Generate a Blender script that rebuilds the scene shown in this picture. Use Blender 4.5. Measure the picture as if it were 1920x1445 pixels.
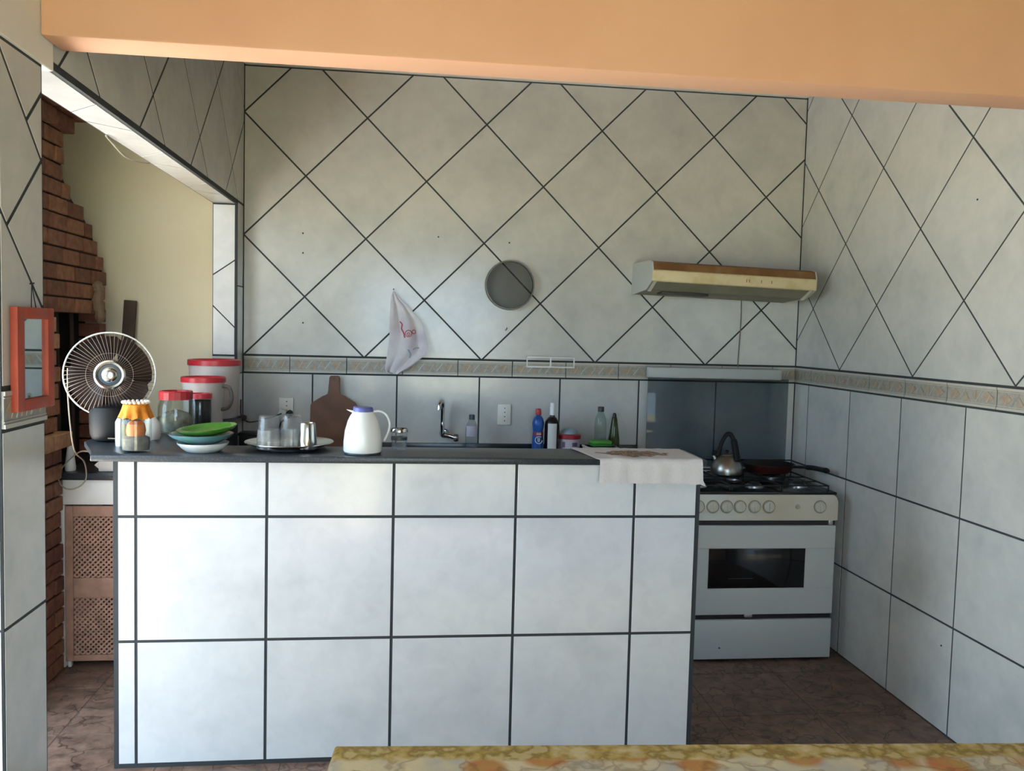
import bpy, bmesh, math, random
from mathutils import Vector, Matrix
random.seed(7)
D = bpy.data
S = bpy.context.scene
C = S.collection
for o in list(D.objects): D.objects.remove(o)
PI = math.pi

# ------------------------------------------------------------------ camera
F_PX = 1590.27
CAM = Vector((0, 0, 1.5945))
AX_R = Vector((0.99289976, -0.11618176, 0.02553156))
AX_U = Vector((-0.01811019, 0.06449042, 0.99775398))
AX_F = Vector((0.11756735, 0.99113207, -0.06192845))
cd = D.cameras.new('camera'); cam = D.objects.new('camera', cd); C.objects.link(cam)
cd.sensor_fit = 'HORIZONTAL'; cd.sensor_width = 36; cd.lens = F_PX / 1920 * 36
cd.clip_start = 0.05; cd.clip_end = 200
m = Matrix.Identity(4)
for i in range(3):
    m[i][0] = AX_R[i]; m[i][1] = AX_U[i]; m[i][2] = -AX_F[i]; m[i][3] = CAM[i]
cam.matrix_world = m
S.camera = cam

def at(u, v, ax, val):
    """world point seen at photo position (u, v) on the plane ax = val"""
    d = AX_R * ((u - 960) / F_PX) - AX_U * ((v - 722.5) / F_PX) + AX_F
    i = 'xyz'.index(ax)
    return CAM + d * ((val - CAM[i]) / d[i])

# ------------------------------------------------------------------ world, sun, exposure
SKY = 9.0
w = D.worlds.new('sky'); S.world = w; w.use_nodes = True
bg = w.node_tree.nodes['Background']
bg.inputs[0].default_value = (0.56, 0.775, 1.0, 1); bg.inputs[1].default_value = SKY
sl = D.lights.new('sun', 'SUN'); sun = D.objects.new('sun', sl); C.objects.link(sun)
sl.energy = 160.0; sl.angle = 0.01; sl.color = (1.0, 0.98, 0.95)
sun.rotation_euler = Vector((-0.16, 0.42, -0.89)).to_track_quat('-Z', 'Y').to_euler()
S.view_settings.view_transform = 'Standard'; S.view_settings.look = 'None'
S.view_settings.gamma = 1.0; S.view_settings.use_curve_mapping = False
S.view_settings.exposure = -0.15

# ------------------------------------------------------------------ materials
def lin(c):
    if isinstance(c, str):
        c = [int(c[i:i+2], 16) / 255 for i in (0, 2, 4)]
        c = [x / 12.92 if x <= .04045 else ((x + .055) / 1.055) ** 2.4 for x in c]
    return (c[0], c[1], c[2], 1)
MATS = {}
def mat(name, col, rough=.5, metal=0, spec=.5, noise=None, bump=None, coat=0):
    """noise = (scale, second colour, low, high); bump = (scale, strength)"""
    if name in MATS: return MATS[name]
    M = D.materials.new(name); M.use_nodes = True
    nt = M.node_tree; b = nt.nodes['Principled BSDF']
    b.inputs['Base Color'].default_value = lin(col); b.inputs['Roughness'].default_value = rough
    b.inputs['Metallic'].default_value = metal; b.inputs['Specular IOR Level'].default_value = spec
    b.inputs['Coat Weight'].default_value = coat
    if noise or bump:
        tc = nt.nodes.new('ShaderNodeTexCoord')
    if noise:
        n = nt.nodes.new('ShaderNodeTexNoise'); n.inputs['Scale'].default_value = noise[0]; n.inputs['Detail'].default_value = 6
        oi = nt.nodes.new('ShaderNodeObjectInfo')
        ad = nt.nodes.new('ShaderNodeVectorMath'); ad.operation = 'ADD'
        sc = nt.nodes.new('ShaderNodeVectorMath'); sc.operation = 'SCALE'; sc.inputs[0].default_value = (7.3, 3.1, 5.7)
        nt.links.new(oi.outputs['Random'], sc.inputs['Scale'])
        nt.links.new(tc.outputs['Object'], ad.inputs[0]); nt.links.new(sc.outputs[0], ad.inputs[1])
        nt.links.new(ad.outputs[0], n.inputs['Vector'])
        r = nt.nodes.new('ShaderNodeValToRGB')
        r.color_ramp.elements[0].position = noise[2]; r.color_ramp.elements[0].color = lin(col)
        r.color_ramp.elements[1].position = noise[3]; r.color_ramp.elements[1].color = lin(noise[1])
        nt.links.new(n.outputs['Fac'], r.inputs['Fac']); nt.links.new(r.outputs['Color'], b.inputs['Base Color'])
    if bump:
        n2 = nt.nodes.new('ShaderNodeTexNoise'); n2.inputs['Scale'].default_value = bump[0]; n2.inputs['Detail'].default_value = 5
        nt.links.new(tc.outputs['Object'], n2.inputs['Vector'])
        bp = nt.nodes.new('ShaderNodeBump'); bp.inputs['Strength'].default_value = bump[1]; bp.inputs['Distance'].default_value = .01
        nt.links.new(n2.outputs['Fac'], bp.inputs['Height']); nt.links.new(bp.outputs['Normal'], b.inputs['Normal'])
    MATS[name] = M
    return M
def glassy(name, tint, clear=.9, rough=.03, fres=1.45, body=None):
    """thin clear sheet: transparent tint with a fresnel gloss on top; body = (colour, share) adds cloudiness"""
    if name in MATS: return MATS[name]
    M = D.materials.new(name); M.use_nodes = True; nt = M.node_tree
    nt.nodes.remove(nt.nodes['Principled BSDF']); out = nt.nodes['Material Output']
    t = nt.nodes.new('ShaderNodeBsdfTransparent'); c = lin(tint); t.inputs[0].default_value = (c[0]*clear, c[1]*clear, c[2]*clear, 1)
    g = nt.nodes.new('ShaderNodeBsdfGlossy'); g.inputs['Roughness'].default_value = rough
    lw = nt.nodes.new('ShaderNodeLayerWeight'); pw = nt.nodes.new('ShaderNodeMath'); pw.operation = 'POWER'; pw.inputs[1].default_value = 4
    f = nt.nodes.new('ShaderNodeMath'); f.operation = 'MULTIPLY_ADD'; f.inputs[1].default_value = .5; f.inputs[2].default_value = ((fres-1)/(fres+1))**2
    nt.links.new(lw.outputs['Facing'], pw.inputs[0]); nt.links.new(pw.outputs[0], f.inputs[0])
    mx = nt.nodes.new('ShaderNodeMixShader'); base = t.outputs[0]
    if body:
        d = nt.nodes.new('ShaderNodeBsdfDiffuse'); d.inputs[0].default_value = lin(body[0])
        m0 = nt.nodes.new('ShaderNodeMixShader'); m0.inputs[0].default_value = body[1]
        nt.links.new(t.outputs[0], m0.inputs[1]); nt.links.new(d.outputs[0], m0.inputs[2]); base = m0.outputs[0]
    nt.links.new(f.outputs[0], mx.inputs[0]); nt.links.new(base, mx.inputs[1]); nt.links.new(g.outputs[0], mx.inputs[2])
    nt.links.new(mx.outputs[0], out.inputs[0])
    MATS[name] = M
    return M

def tile_mat(name, base, vein, rough=.16):
    M = mat(name, base, rough, noise=(4.5, vein, .45, .72))
    nt = M.node_tree; b = nt.nodes['Principled BSDF']
    # a second, finer marbling multiplied in, and a very faint waviness of the glaze
    tc = nt.nodes.new('ShaderNodeTexCoord')
    n = nt.nodes.new('ShaderNodeTexNoise'); n.inputs['Scale'].default_value = 16; n.inputs['Detail'].default_value = 8; n.inputs['Distortion'].default_value = .6
    r = nt.nodes.new('ShaderNodeValToRGB'); r.color_ramp.elements[0].position = .35; r.color_ramp.elements[0].color = (.945, .95, .955, 1)
    r.color_ramp.elements[1].position = .6; r.color_ramp.elements[1].color = (1, 1, 1, 1)
    mx = nt.nodes.new('ShaderNodeMix'); mx.data_type = 'RGBA'; mx.blend_type = 'MULTIPLY'; mx.inputs[0].default_value = 1
    src = b.inputs['Base Color'].links[0].from_socket
    nt.links.new(tc.outputs['Object'], n.inputs['Vector']); nt.links.new(n.outputs['Fac'], r.inputs['Fac'])
    nt.links.new(src, mx.inputs[6]); nt.links.new(r.outputs['Color'], mx.inputs[7]); nt.links.new(mx.outputs[2], b.inputs['Base Color'])
    n3 = nt.nodes.new('ShaderNodeTexNoise'); n3.inputs['Scale'].default_value = 22; n3.inputs['Detail'].default_value = 1
    bp = nt.nodes.new('ShaderNodeBump'); bp.inputs['Strength'].default_value = .05; bp.inputs['Distance'].default_value = .01
    nt.links.new(tc.outputs['Object'], n3.inputs['Vector']); nt.links.new(n3.outputs['Fac'], bp.inputs['Height']); nt.links.new(bp.outputs['Normal'], b.inputs['Normal'])
    return M
M_TILE = tile_mat('glazed_tile', 'C9CAC5', 'BABDBA')
M_BAR = tile_mat('glazed_bar_tile', 'DCDEDE', 'CED1D2', .14)
M_GROUT = mat('grout', '33383B', .9)
M_WHITE = mat('white_paint', 'E6E6E0', .7, bump=(60, .05))
M_ORANGE = mat('orange_paint', 'CFA586', .75, noise=(2.5, 'C99C7E', .4, .7), bump=(50, .06))
M_CREAM = mat('cream_paint', 'E6DEC2', .8, noise=(1.6, 'DCD3B4', .4, .7), bump=(40, .05))
M_GRAN = mat('dark_granite', '2C3136', .3, spec=.35, noise=(160, '454C53', .5, .75))
M_STEEL = mat('steel', 'C8C9C6', .2, 1)
M_ALU = mat('aluminium', 'B9BAB8', .35, 1)
M_CHROME = mat('chrome', 'D6D8DA', .08, 1)
M_BLACK = mat('black_plastic', '15161A', .35)
M_ENAMEL_K = mat('black_enamel', '0D0E10', .22)
M_IRON = mat('black_iron', '121315', .6)
M_STOVE = mat('white_enamel', 'B4B8B6', .3)
M_CREAMP = mat('yellowed_plastic', 'D2C59E', .45, noise=(14, 'BBA772', .5, .8))
M_RED = mat('red_plastic', 'B22B36', .35)
M_WPLAS = mat('white_plastic', 'E8E9E4', .35)
M_GLASS = glassy('clear_glass', 'F8FAF9', .985)
M_CLOUDY = glassy('cloudy_plastic', 'F4F0EC', .96, .25, 1.35, ('EAE2DC', .62))
M_WIRE = mat('white_wire', 'DADBD6', .35, .2)

# ------------------------------------------------------------------ mesh helpers
def link(o, parent=None):
    C.objects.link(o)
    if parent: o.parent = parent
    return o
def obj(name, bm, material, parent=None, smooth=True, angle=35):
    me = D.meshes.new(name)
    bmesh.ops.recalc_face_normals(bm, faces=bm.faces[:])
    bm.to_mesh(me); bm.free()
    for x in (material if isinstance(material, (list, tuple)) else [material]): me.materials.append(x)
    if smooth:
        for p in me.polygons: p.use_smooth = True
        me.set_sharp_from_angle(angle=math.radians(angle))
    return link(D.objects.new(name, me), parent)
def tag(o, label, cat, group=None, kind=None):
    o['label'] = label; o['category'] = cat
    if group: o['group'] = group
    if kind: o['kind'] = kind
    return o
def thing(name, label, cat, loc=(0, 0, 0), rz=0, group=None, rx=0, ry=0):
    o = D.objects.new(name, None); C.objects.link(o); o.empty_display_size = .05
    o.location = loc; o.rotation_euler = (rx, ry, rz)
    return tag(o, label, cat, group)
def NB(): return bmesh.new()
def box(bm, x0, x1, y0, y1, z0, z1, bev=0, mi=0, seg=2):
    vs = [bm.verts.new((x, y, z)) for x in (x0, x1) for y in (y0, y1) for z in (z0, z1)]
    fs = [bm.faces.new([vs[i] for i in f]) for f in ((0,1,3,2),(4,6,7,5),(0,4,5,1),(2,3,7,6),(0,2,6,4),(1,5,7,3))]
    for f in fs: f.material_index = mi
    if bev:
        es = list({e for f in fs for e in f.edges})
        r = bmesh.ops.bevel(bm, geom=es, offset=bev, segments=seg, affect='EDGES', profile=.5)
        for f in r['faces']: f.material_index = mi
    return bm
def lathe(bm, prof, seg=28, mi=0, M=None):
    """prof: list of (r, z); r = 0 closes at the axis"""
    rings = []
    for r, z in prof:
        if r < 1e-6: rings.append([bm.verts.new((0, 0, z))])
        else: rings.append([bm.verts.new((r*math.cos(2*PI*i/seg), r*math.sin(2*PI*i/seg), z)) for i in range(seg)])
    for a, b in zip(rings, rings[1:]):
        for i in range(seg):
            j = (i+1) % seg
            if len(a) == 1 and len(b) == 1: continue
            if len(a) == 1: f = bm.faces.new((a[0], b[i], b[j]))
            elif len(b) == 1: f = bm.faces.new((a[i], b[0], a[j]))
            else: f = bm.faces.new((a[i], b[i], b[j], a[j]))
            f.material_index = mi
    if M is not None: bmesh.ops.transform(bm, matrix=M, verts=[v for r in rings for v in r])
    return bm
def smooth_path(pts, n=6):
    pts = [Vector(p) for p in pts]
    out = []
    for i in range(len(pts)-1):
        p0 = pts[max(i-1, 0)]; p1 = pts[i]; p2 = pts[i+1]; p3 = pts[min(i+2, len(pts)-1)]
        for k in range(n):
            t = k / n
            out.append(.5*((2*p1) + (p2-p0)*t + (2*p0-5*p1+4*p2-p3)*t*t + (3*p1-p0-3*p2+p3)*t**3))
    out.append(pts[-1])
    return out
def tube(bm, pts, r, seg=8, mi=0, closed=False):
    pts = [Vector(p) for p in pts]; n = len(pts); rings = []
    up = None
    for i, p in enumerate(pts):
        if closed: t = pts[(i+1) % n] - pts[i-1]
        else: t = pts[min(i+1, n-1)] - pts[max(i-1, 0)]
        t.normalize()
        if up is None: up = t.orthogonal().normalized()
        else: up = (up - t*up.dot(t)).normalized()
        s = t.cross(up); rr = r[i] if isinstance(r, (list, tuple)) else r
        rings.append([bm.verts.new(p + (up*math.cos(2*PI*k/seg) + s*math.sin(2*PI*k/seg))*rr) for k in range(seg)])
    for i in range(n if closed else n-1):
        a, b = rings[i], rings[(i+1) % n]
        if closed and i == n-1:      # match the ring offset to avoid a twist
            k0 = min(range(seg), key=lambda k: (b[k].co-a[0].co).length); b = b[k0:]+b[:k0]
        for k in range(seg):
            f = bm.faces.new((a[k], b[k], b[(k+1) % seg], a[(k+1) % seg])); f.material_index = mi
    if not closed:
        for ring in (rings[0], rings[-1]):
            f = bm.faces.new(ring); f.material_index = mi
    return bm
def prism(bm, poly, h0, h1, fn, mi=0, bev=0):
    """extrude a 2-d polygon; fn(u, v, h) -> world"""
    lo = [bm.verts.new(fn(u, v, h0)) for u, v in poly]; hi = [bm.verts.new(fn(u, v, h1)) for u, v in poly]
    n = len(poly); fs = [bm.faces.new(lo), bm.faces.new(hi)]
    for i in range(n): fs.append(bm.faces.new((lo[i], lo[(i+1) % n], hi[(i+1) % n], hi[i])))
    for f in fs: f.material_index = mi
    if bev: bmesh.ops.bevel(bm, geom=list({e for f in fs for e in f.edges}), offset=bev, segments=2, affect='EDGES', profile=.5)
    return bm

# ---- convex polygon tools for the tiling
def clip(poly, a, b, c):            # keep a*u + b*v <= c
    out = []
    for i in range(len(poly)):
        p, q = poly[i], poly[(i+1) % len(poly)]
        dp, dq = a*p[0]+b*p[1]-c, a*q[0]+b*q[1]-c
        if dp <= 0: out.append(p)
        if dp*dq < 0:
            t = dp/(dp-dq); out.append((p[0]+(q[0]-p[0])*t, p[1]+(q[1]-p[1])*t))
    return out
def area(poly): return .5*sum(poly[i-1][0]*p[1]-p[0]*poly[i-1][1] for i, p in enumerate(poly))
def inset(poly, d):
    if area(poly) < 0: poly = poly[::-1]
    out = poly
    n = len(poly)
    for i in range(n):
        p, q = poly[i], poly[(i+1) % n]
        dx, dy = q[0]-p[0], q[1]-p[1]; L = math.hypot(dx, dy)
        if L < 1e-6: continue
        a, b = dy/L, -dx/L           # outward normal of a ccw polygon
        out = clip(out, a, b, a*p[0]+b*p[1]-d)
        if len(out) < 3: return []
    # merge near-duplicate points
    res = []
    for p in out:
        if not res or math.hypot(p[0]-res[-1][0], p[1]-res[-1][1]) > 1e-4: res.append(p)
    if len(res) > 2 and math.hypot(res[0][0]-res[-1][0], res[0][1]-res[-1][1]) < 1e-4: res.pop()
    return res if len(res) > 2 and abs(area(res)) > 1.5e-4 else []
def frame(o, eu, ev, n):
    o, eu, ev, n = Vector(o), Vector(eu), Vector(ev), Vector(n)
    return lambda u, v, h: o + eu*u + ev*v + n*h
def piece(name, poly, fn, parent, material, joint=.008, th=.0016, wob=.0001):
    p = inset(poly, joint/2)
    if not p: return
    q = inset(p, .0005)
    if not q or len(q) != len(p): q = None
    h = th + random.uniform(-wob, wob)
    bm = NB(); n = len(p)
    a = [bm.verts.new(fn(u, v, 0)) for u, v in p]
    if q:
        b = [bm.verts.new(fn(u, v, h-.0005)) for u, v in p]; c = [bm.verts.new(fn(u, v, h)) for u, v in q]
        rows = (a, b, c)
    else:
        c = [bm.verts.new(fn(u, v, h)) for u, v in p]; rows = (a, c)
    for r0, r1 in zip(rows, rows[1:]):
        for i in range(n): bm.faces.new((r0[i], r0[(i+1) % n], r1[(i+1) % n], r1[i]))
    bm.faces.new(rows[-1])
    return obj(name, bm, material, parent, smooth=False)
def rect(u0, u1, v0, v1): return [(u0, v0), (u1, v0), (u1, v1), (u0, v1)]
def diag_tiles(fn, parent, material, region, s0, c0, d, joint=.008, name='tile'):
    """square lattice turned 45 degrees: joints at u+v = s0+k*d and v-u = c0+m*d, cut to the convex region"""
    us = [p[0] for p in region]; vs = [p[1] for p in region]
    k0 = math.floor((min(us)+min(vs)-s0)/d); k1 = math.ceil((max(us)+max(vs)-s0)/d)
    m0 = math.floor((min(vs)-max(us)-c0)/d); m1 = math.ceil((max(vs)-min(us)-c0)/d)
    for k in range(k0, k1):
        for mm in range(m0, m1):
            sa, sb = s0+k*d, s0+(k+1)*d; ca, cb = c0+mm*d, c0+(mm+1)*d
            P = region
            for a, b, c in ((1, 1, sb), (-1, -1, -sa), (-1, 1, cb), (1, -1, -ca)):
                P = clip(P, a, b, c)
                if len(P) < 3: break
            if len(P) > 2: piece(name, P, fn, parent, material, joint)
def grid_tiles(fn, parent, material, us, vs, joint=.008, name='tile'):
    for u0, u1 in zip(us, us[1:]):
        for v0, v1 in zip(vs, vs[1:]): piece(name, rect(u0, u1, v0, v1), fn, parent, material, joint)

# ------------------------------------------------------------------ the setting
T = .45; TD = T*math.sqrt(2)
XL, XR, YB, YC = -.894, 2.19, 4.65, 3.089
ZL0, ZL1 = 1.352, 1.438           # the decorated border strip
ZCEIL = 2.992
def struct(name, bm, material, label, cat, parent=None, smooth=False):
    o = obj(name, bm, material, parent, smooth=smooth)
    o['kind'] = 'structure'
    return tag(o, label, cat)

# decorated border tile, one mesh shared by all its copies; u along the strip, v up, h out
M_BORD = mat('border_body', '9E9C92', .45, noise=(60, '8B8982', .4, .7))
M_BORD_L = mat('border_rail', 'B9B8AE', .35)
M_BORD_P = mat('border_peach', 'A8957F', .45, noise=(50, '9A8874', .4, .7))
M_BORD_G = mat('border_ridge', 'B4B3AA', .4)
def border_mesh(L):
    bm = NB(); H = ZL1-ZL0; fn = frame((0,0,0), (1,0,0), (0,0,1), (0,-1,0))
    g = .0015
    prism(bm, rect(g, L-g, g, H-g), 0, .005, fn, 0)
    for v0, v1 in ((g, .011), (H-.011, H-g)): prism(bm, rect(g, L-g, v0, v1), .004, .0085, fn, 1)
    for v in (.016, H-.016): prism(bm, rect(g, L-g, v-.0012, v+.0012), .004, .007, fn, 3)
    n = 3; c = L/n
    for i in range(n):
        u = c*(i+.5); v = H/2
        if i != 1:
            prism(bm, [(u-.032, v), (u, v-.021), (u+.032, v), (u, v+.021)], .004, .0068, fn, 2)
        else:
            prism(bm, [(u-.03, v-.02), (u-.004, v-.02), (u-.03, v+.012)], .004, .0068, fn, 2)
            prism(bm, [(u+.03, v+.02), (u+.004, v+.02), (u+.03, v-.012)], .004, .0068, fn, 2)
        for k in (-.5, .5):
            e = u+c*k*.98
            prism(bm, [(e-.018, v-.021), (e-.014, v-.021), (e+.018, v+.021), (e+.014, v+.021)], .004, .0075, fn, 3) if e+.018 < L and e-.018 > 0 else None
        prism(bm, [(u-.006, v-.02), (u-.003, v-.02), (u+.02, v+.019), (u+.017, v+.019)], .0065, .008, fn, 3)
    bmesh.ops.recalc_face_normals(bm, faces=bm.faces[:])
    me = D.meshes.new('border_tile'); bm.to_mesh(me); bm.free()
    for x in (M_BORD, M_BORD_L, M_BORD_P, M_BORD_G): me.materials.append(x)
    return me
BORD = border_mesh(.2985)
def border_run(parent, start, rz, length, first=0.):
    """row of border tiles from start; rz turns the run (0: along +x facing -y)"""
    s = -first
    while s < length-.005:
        a = max(s, 0); b = min(s+.3, length)
        o = link(D.objects.new('border_tile', BORD), parent)
        o.location = Vector(start) + Vector((math.cos(rz), math.sin(rz), 0))*(a+.0008); o.rotation_euler = (0, 0, rz)
        o.scale = ((b-a)/.3, 1, 1)
        s += .3

G = .0018     # grout plane lies this far behind the tile face
# --- back wall
bm = NB(); box(bm, XL-.14, XR+.2, YB+G, YB+.2, 0, ZCEIL+.05)
wall_back = struct('wall_back', bm, M_GROUT, 'kitchen back wall with diagonal pale grey tiles above a decorated border', 'wall')
fb = frame((0, YB+G, 0), (1, 0, 0), (0, 0, 1), (0, -1, 0))
diag_tiles(fb, wall_back, M_TILE, rect(XL-.001, XR+.001, ZL1+.005, 2.952), -.8941+1.4404, 1.4404+.8941, TD, .0085)
bx = [XL-.001] + [-.5296+T*k for k in range(7)]; bx = [x for x in bx if x < XR-.02] + [XR+.001]
grid_tiles(fb, wall_back, M_TILE, bx, [.45, .9, ZL0-.004], .0085)
border_run(wall_back, (XL+.004, YB+G, ZL0), 0, XR-XL-.008, .06)
bm = NB()
for u, v in ((568, 437), (568, 474), (568, 605), (822, 444), (955, 455)):
    p = at(u, v, 'y', YB)
    o = obj('wall_plug', lathe(NB(), [(0, .004), (.0035, .004), (.0045, 0), (.0045, -.004), (0, -.004)], 10, M=Matrix.Translation(p+Vector((0, .0, 0))) @ Matrix.Rotation(PI/2, 4, 'X')), M_GROUT, wall_back)
p = at(950, 615, 'y', YB)
obj('wall_hook', tube(NB(), smooth_path([p+Vector((0,.005,0)), p+Vector((0,-.012,0)), p+Vector((-.004,-.016,-.008)), p+Vector((-.008,-.012,-.012))]), .003, 6), mat('hook_metal', '6E6A5E', .5, .6), wall_back)

# --- right wall
bm = NB(); box(bm, XR+G, XR+.2, -1.4, YB+.2, 0, ZCEIL+.05)
wall_right = struct('wall_right', bm, M_GROUT, 'right-hand kitchen wall with diagonal tiles over a border and square tiles below', 'wall')
fr = frame((XR+G, 0, 0), (0, 1, 0), (0, 0, 1), (-1, 0, 0))
diag_tiles(fr, wall_right, M_TILE, rect(1.2, YB-.0015, ZL1+.005, ZCEIL), 3.502+1.447, 1.447-3.502, .645, .008)
ry = sorted([4.0275+.45]+[4.0275-T*k for k in range(7)]) + [YB-.0015]
grid_tiles(fr, wall_right, M_TILE, ry, [0, .448, .898, ZL0-.004], .0085)
border_run(wall_right, (XR+G, YB-.004, ZL0), -PI/2, YB-1.33, .1)
for u, v in ((1833, 374), (1765, 1210)):
    p = at(u, v, 'x', XR)
    obj('wall_plug', lathe(NB(), [(0, .003), (.003, .003), (.004, 0), (.004, -.004), (0, -.004)], 10, M=Matrix.Translation(p) @ Matrix.Rotation(-PI/2, 4, 'Y')), M_GROUT, wall_right)

# --- left wall: near pillar, tiled lintel over the wide opening, far stub and jamb
XI = -1.02                          # yard-side face of the left wall
bm = NB()
box(bm, XI+G, XL-G, 1.975+G, 2.2-G, 0, 2.21)                       # pillar
box(bm, XI, XL-G, 2.2, YB+.1, 2.213+G, ZCEIL+.05)                  # lintel
box(bm, XI+.002, XL-G, 4.5+G, YB+.1, 0, 2.213+G)                   # stub by the back wall
wall_left = struct('wall_left', bm, M_GROUT, 'left kitchen wall with a wide opening under a tiled lintel', 'wall')
fl = frame((XL-G, 0, 0), (0, 1, 0), (0, 0, 1), (1, 0, 0))
PY0, PY1 = 1.977, 2.196
for P in ([(PY0,1.443),(PY1,1.443),(PY1,1.619),(PY0,1.838)], [(2.01,1.803),(PY1,1.619),(PY1,1.972),(2.19,1.978)],
          [(PY0,1.838),(2.01,1.803),(2.19,1.978),(PY0,2.191)], [(2.112,2.056),(PY1,1.972),(PY1,2.14)],
          [(PY0,2.191),(2.112,2.056),(PY1,2.14),(PY1,2.205),(PY0,2.205)]):
    piece('tile', P, fl, wall_left, M_TILE, .011)
grid_tiles(fl, wall_left, M_TILE, [PY0, PY1], [0, .45, .9, ZL0-.004], .008)
border_run(wall_left, (XL-G, PY1, ZL0), -PI/2, PY1-PY0)
for o in wall_left.children:        # the run faces +x here
    if o.name.startswith('border_tile'): o.rotation_euler = (0, 0, PI/2); o.location = (XL-G, PY0, ZL0); o.scale = ((PY1-PY0)/.3, 1, 1)
fp = frame((0, 1.975+G, 0), (1, 0, 0), (0, 0, 1), (0, -1, 0))
grid_tiles(fp, wall_left, M_BAR, [XI+.004, XL-.004], [0, .45, .9, 1.35, 1.8, 2.205], .006)
diag_tiles(fl, wall_left, M_TILE, rect(2.26, YB-.0015, 2.229, ZCEIL), 4.815, -.065, .641, .011)
# soffit and far jamb
fs = frame((0, 0, 2.213+G), (1, 0, 0), (0, 1, 0), (0, 0, -1))
diag_tiles(fs, wall_left, M_BAR, rect(XI+.002, XL-.012, 2.262, 4.498), 1.68, 3.82, .65, .006)
fj = frame((0, 4.5+G, 0), (1, 0, 0), (0, 0, 1), (0, -1, 0))
ja, jb = XI+.002, XL-.012
for P in ([(ja,1.85),(jb,1.93),(jb,2.21),(ja,2.21)], [(ja,1.697),(jb,1.584),(jb,1.93),(ja,1.85)],
          [(ja,1.443),(jb,1.443),(jb,1.584),(ja,1.697)], rect(ja,jb,.9,1.348), rect(ja,jb,.45,.9), rect(ja,jb,0,.45)):
    piece('tile', P, fj, wall_left, M_BAR, .006)
border_run(wall_left, (ja, 4.5+G, ZL0), 0, jb-ja)
fstub = fl
grid_tiles(fstub, wall_left, M_TILE, [4.508, YB-.004], [0, .45, .9, 1.348, 1.8, 2.225], .006)
# white painted band over the pillar, running towards the camera
bm = NB(); box(bm, XI-.02, XL+.004, -1.4, 2.255, 2.207, ZCEIL+.05, .004)
struct('trim_1', bm, M_WHITE, 'white painted beam above the left pillar', 'beam')
# --- orange beam
bm = NB(); box(bm, XL+.005, XR+.03, 2.176, 2.295, 2.27, ZCEIL+.05, .006)
struct('trim_2', bm, M_ORANGE, 'orange painted beam crossing the top of the kitchen', 'beam', smooth=True)
bm = NB(); box(bm, XL, XR, YB-.035, YB+.05, 2.955, 3.02, .006)
struct('trim_3', bm, M_WHITE, 'white cornice along the top of the back wall', 'cornice')
bm = NB(); box(bm, XI-.1, XR+.2, -1.95, YB+.2, ZCEIL, ZCEIL+.12)  # overhang past the rear wall added to shrink the sun patch inside
struct('ceiling', bm, mat('ceiling_boards', '6E523E', .8, noise=(5, '5A4232', .4, .7)), 'brown boarded ceiling above the kitchen', 'ceiling')
# --- room behind the camera (walls with wide openings to the yard)
bm = NB()
box(bm, 1.1, XR+.2, -1.4, -1.2, 0, ZCEIL); box(bm, -.65, 1.1, -1.4, -1.2, 2.3, ZCEIL); box(bm, XI, -.65, -1.4, -1.2, 0, ZCEIL)
struct('wall_rear', bm, M_WHITE, 'white rear wall with a wide doorway to the yard', 'wall')
bm = NB(); box(bm, -1.55, XI-.002, 2.0, 2.18, 0, 2.9); box(bm, XI-.02, XL, -1.4, 1.82, 0, 2.207)  # first box is an unseen return, added to keep sky light off the bar
struct('wall_dining_and_blocker', bm, M_WHITE, 'white side wall of the dining area and an added light-blocking return wall', 'wall')
# --- barbecue porch
bm = NB(); box(bm, -2.4, -2.3, 3.45, 4.75, 0, 2.95)  # unseen wall added so the porch wall falls into shade at its left
struct('wall_porch_blocker', bm, M_CREAM, 'cream side wall added behind the brick barbecue to shade the porch wall', 'wall')
bm = NB(); box(bm, -2.3, XI+.02, 4.62, 4.75, 0, 2.95); 
struct('wall_porch', bm, M_CREAM, 'cream painted porch wall behind the brick barbecue', 'wall')
bm = NB(); box(bm, -2.3, XI, 1.9, 4.8, 2.86, 2.98)
struct('ceiling_porch', bm, mat('porch_ceiling', 'B8B0A0', .8), 'porch ceiling over the barbecue', 'ceiling')
bm = NB(); box(bm, -8, -1.45, .05, .2, 0, 1.1)  # unseen wall added only to cut sky and yard light on the bar
struct('wall_yard_blocker', bm, mat('blocker_tan', 'A79C8C', .9), 'low wall added across the yard to block light on the bar', 'wall')
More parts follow.
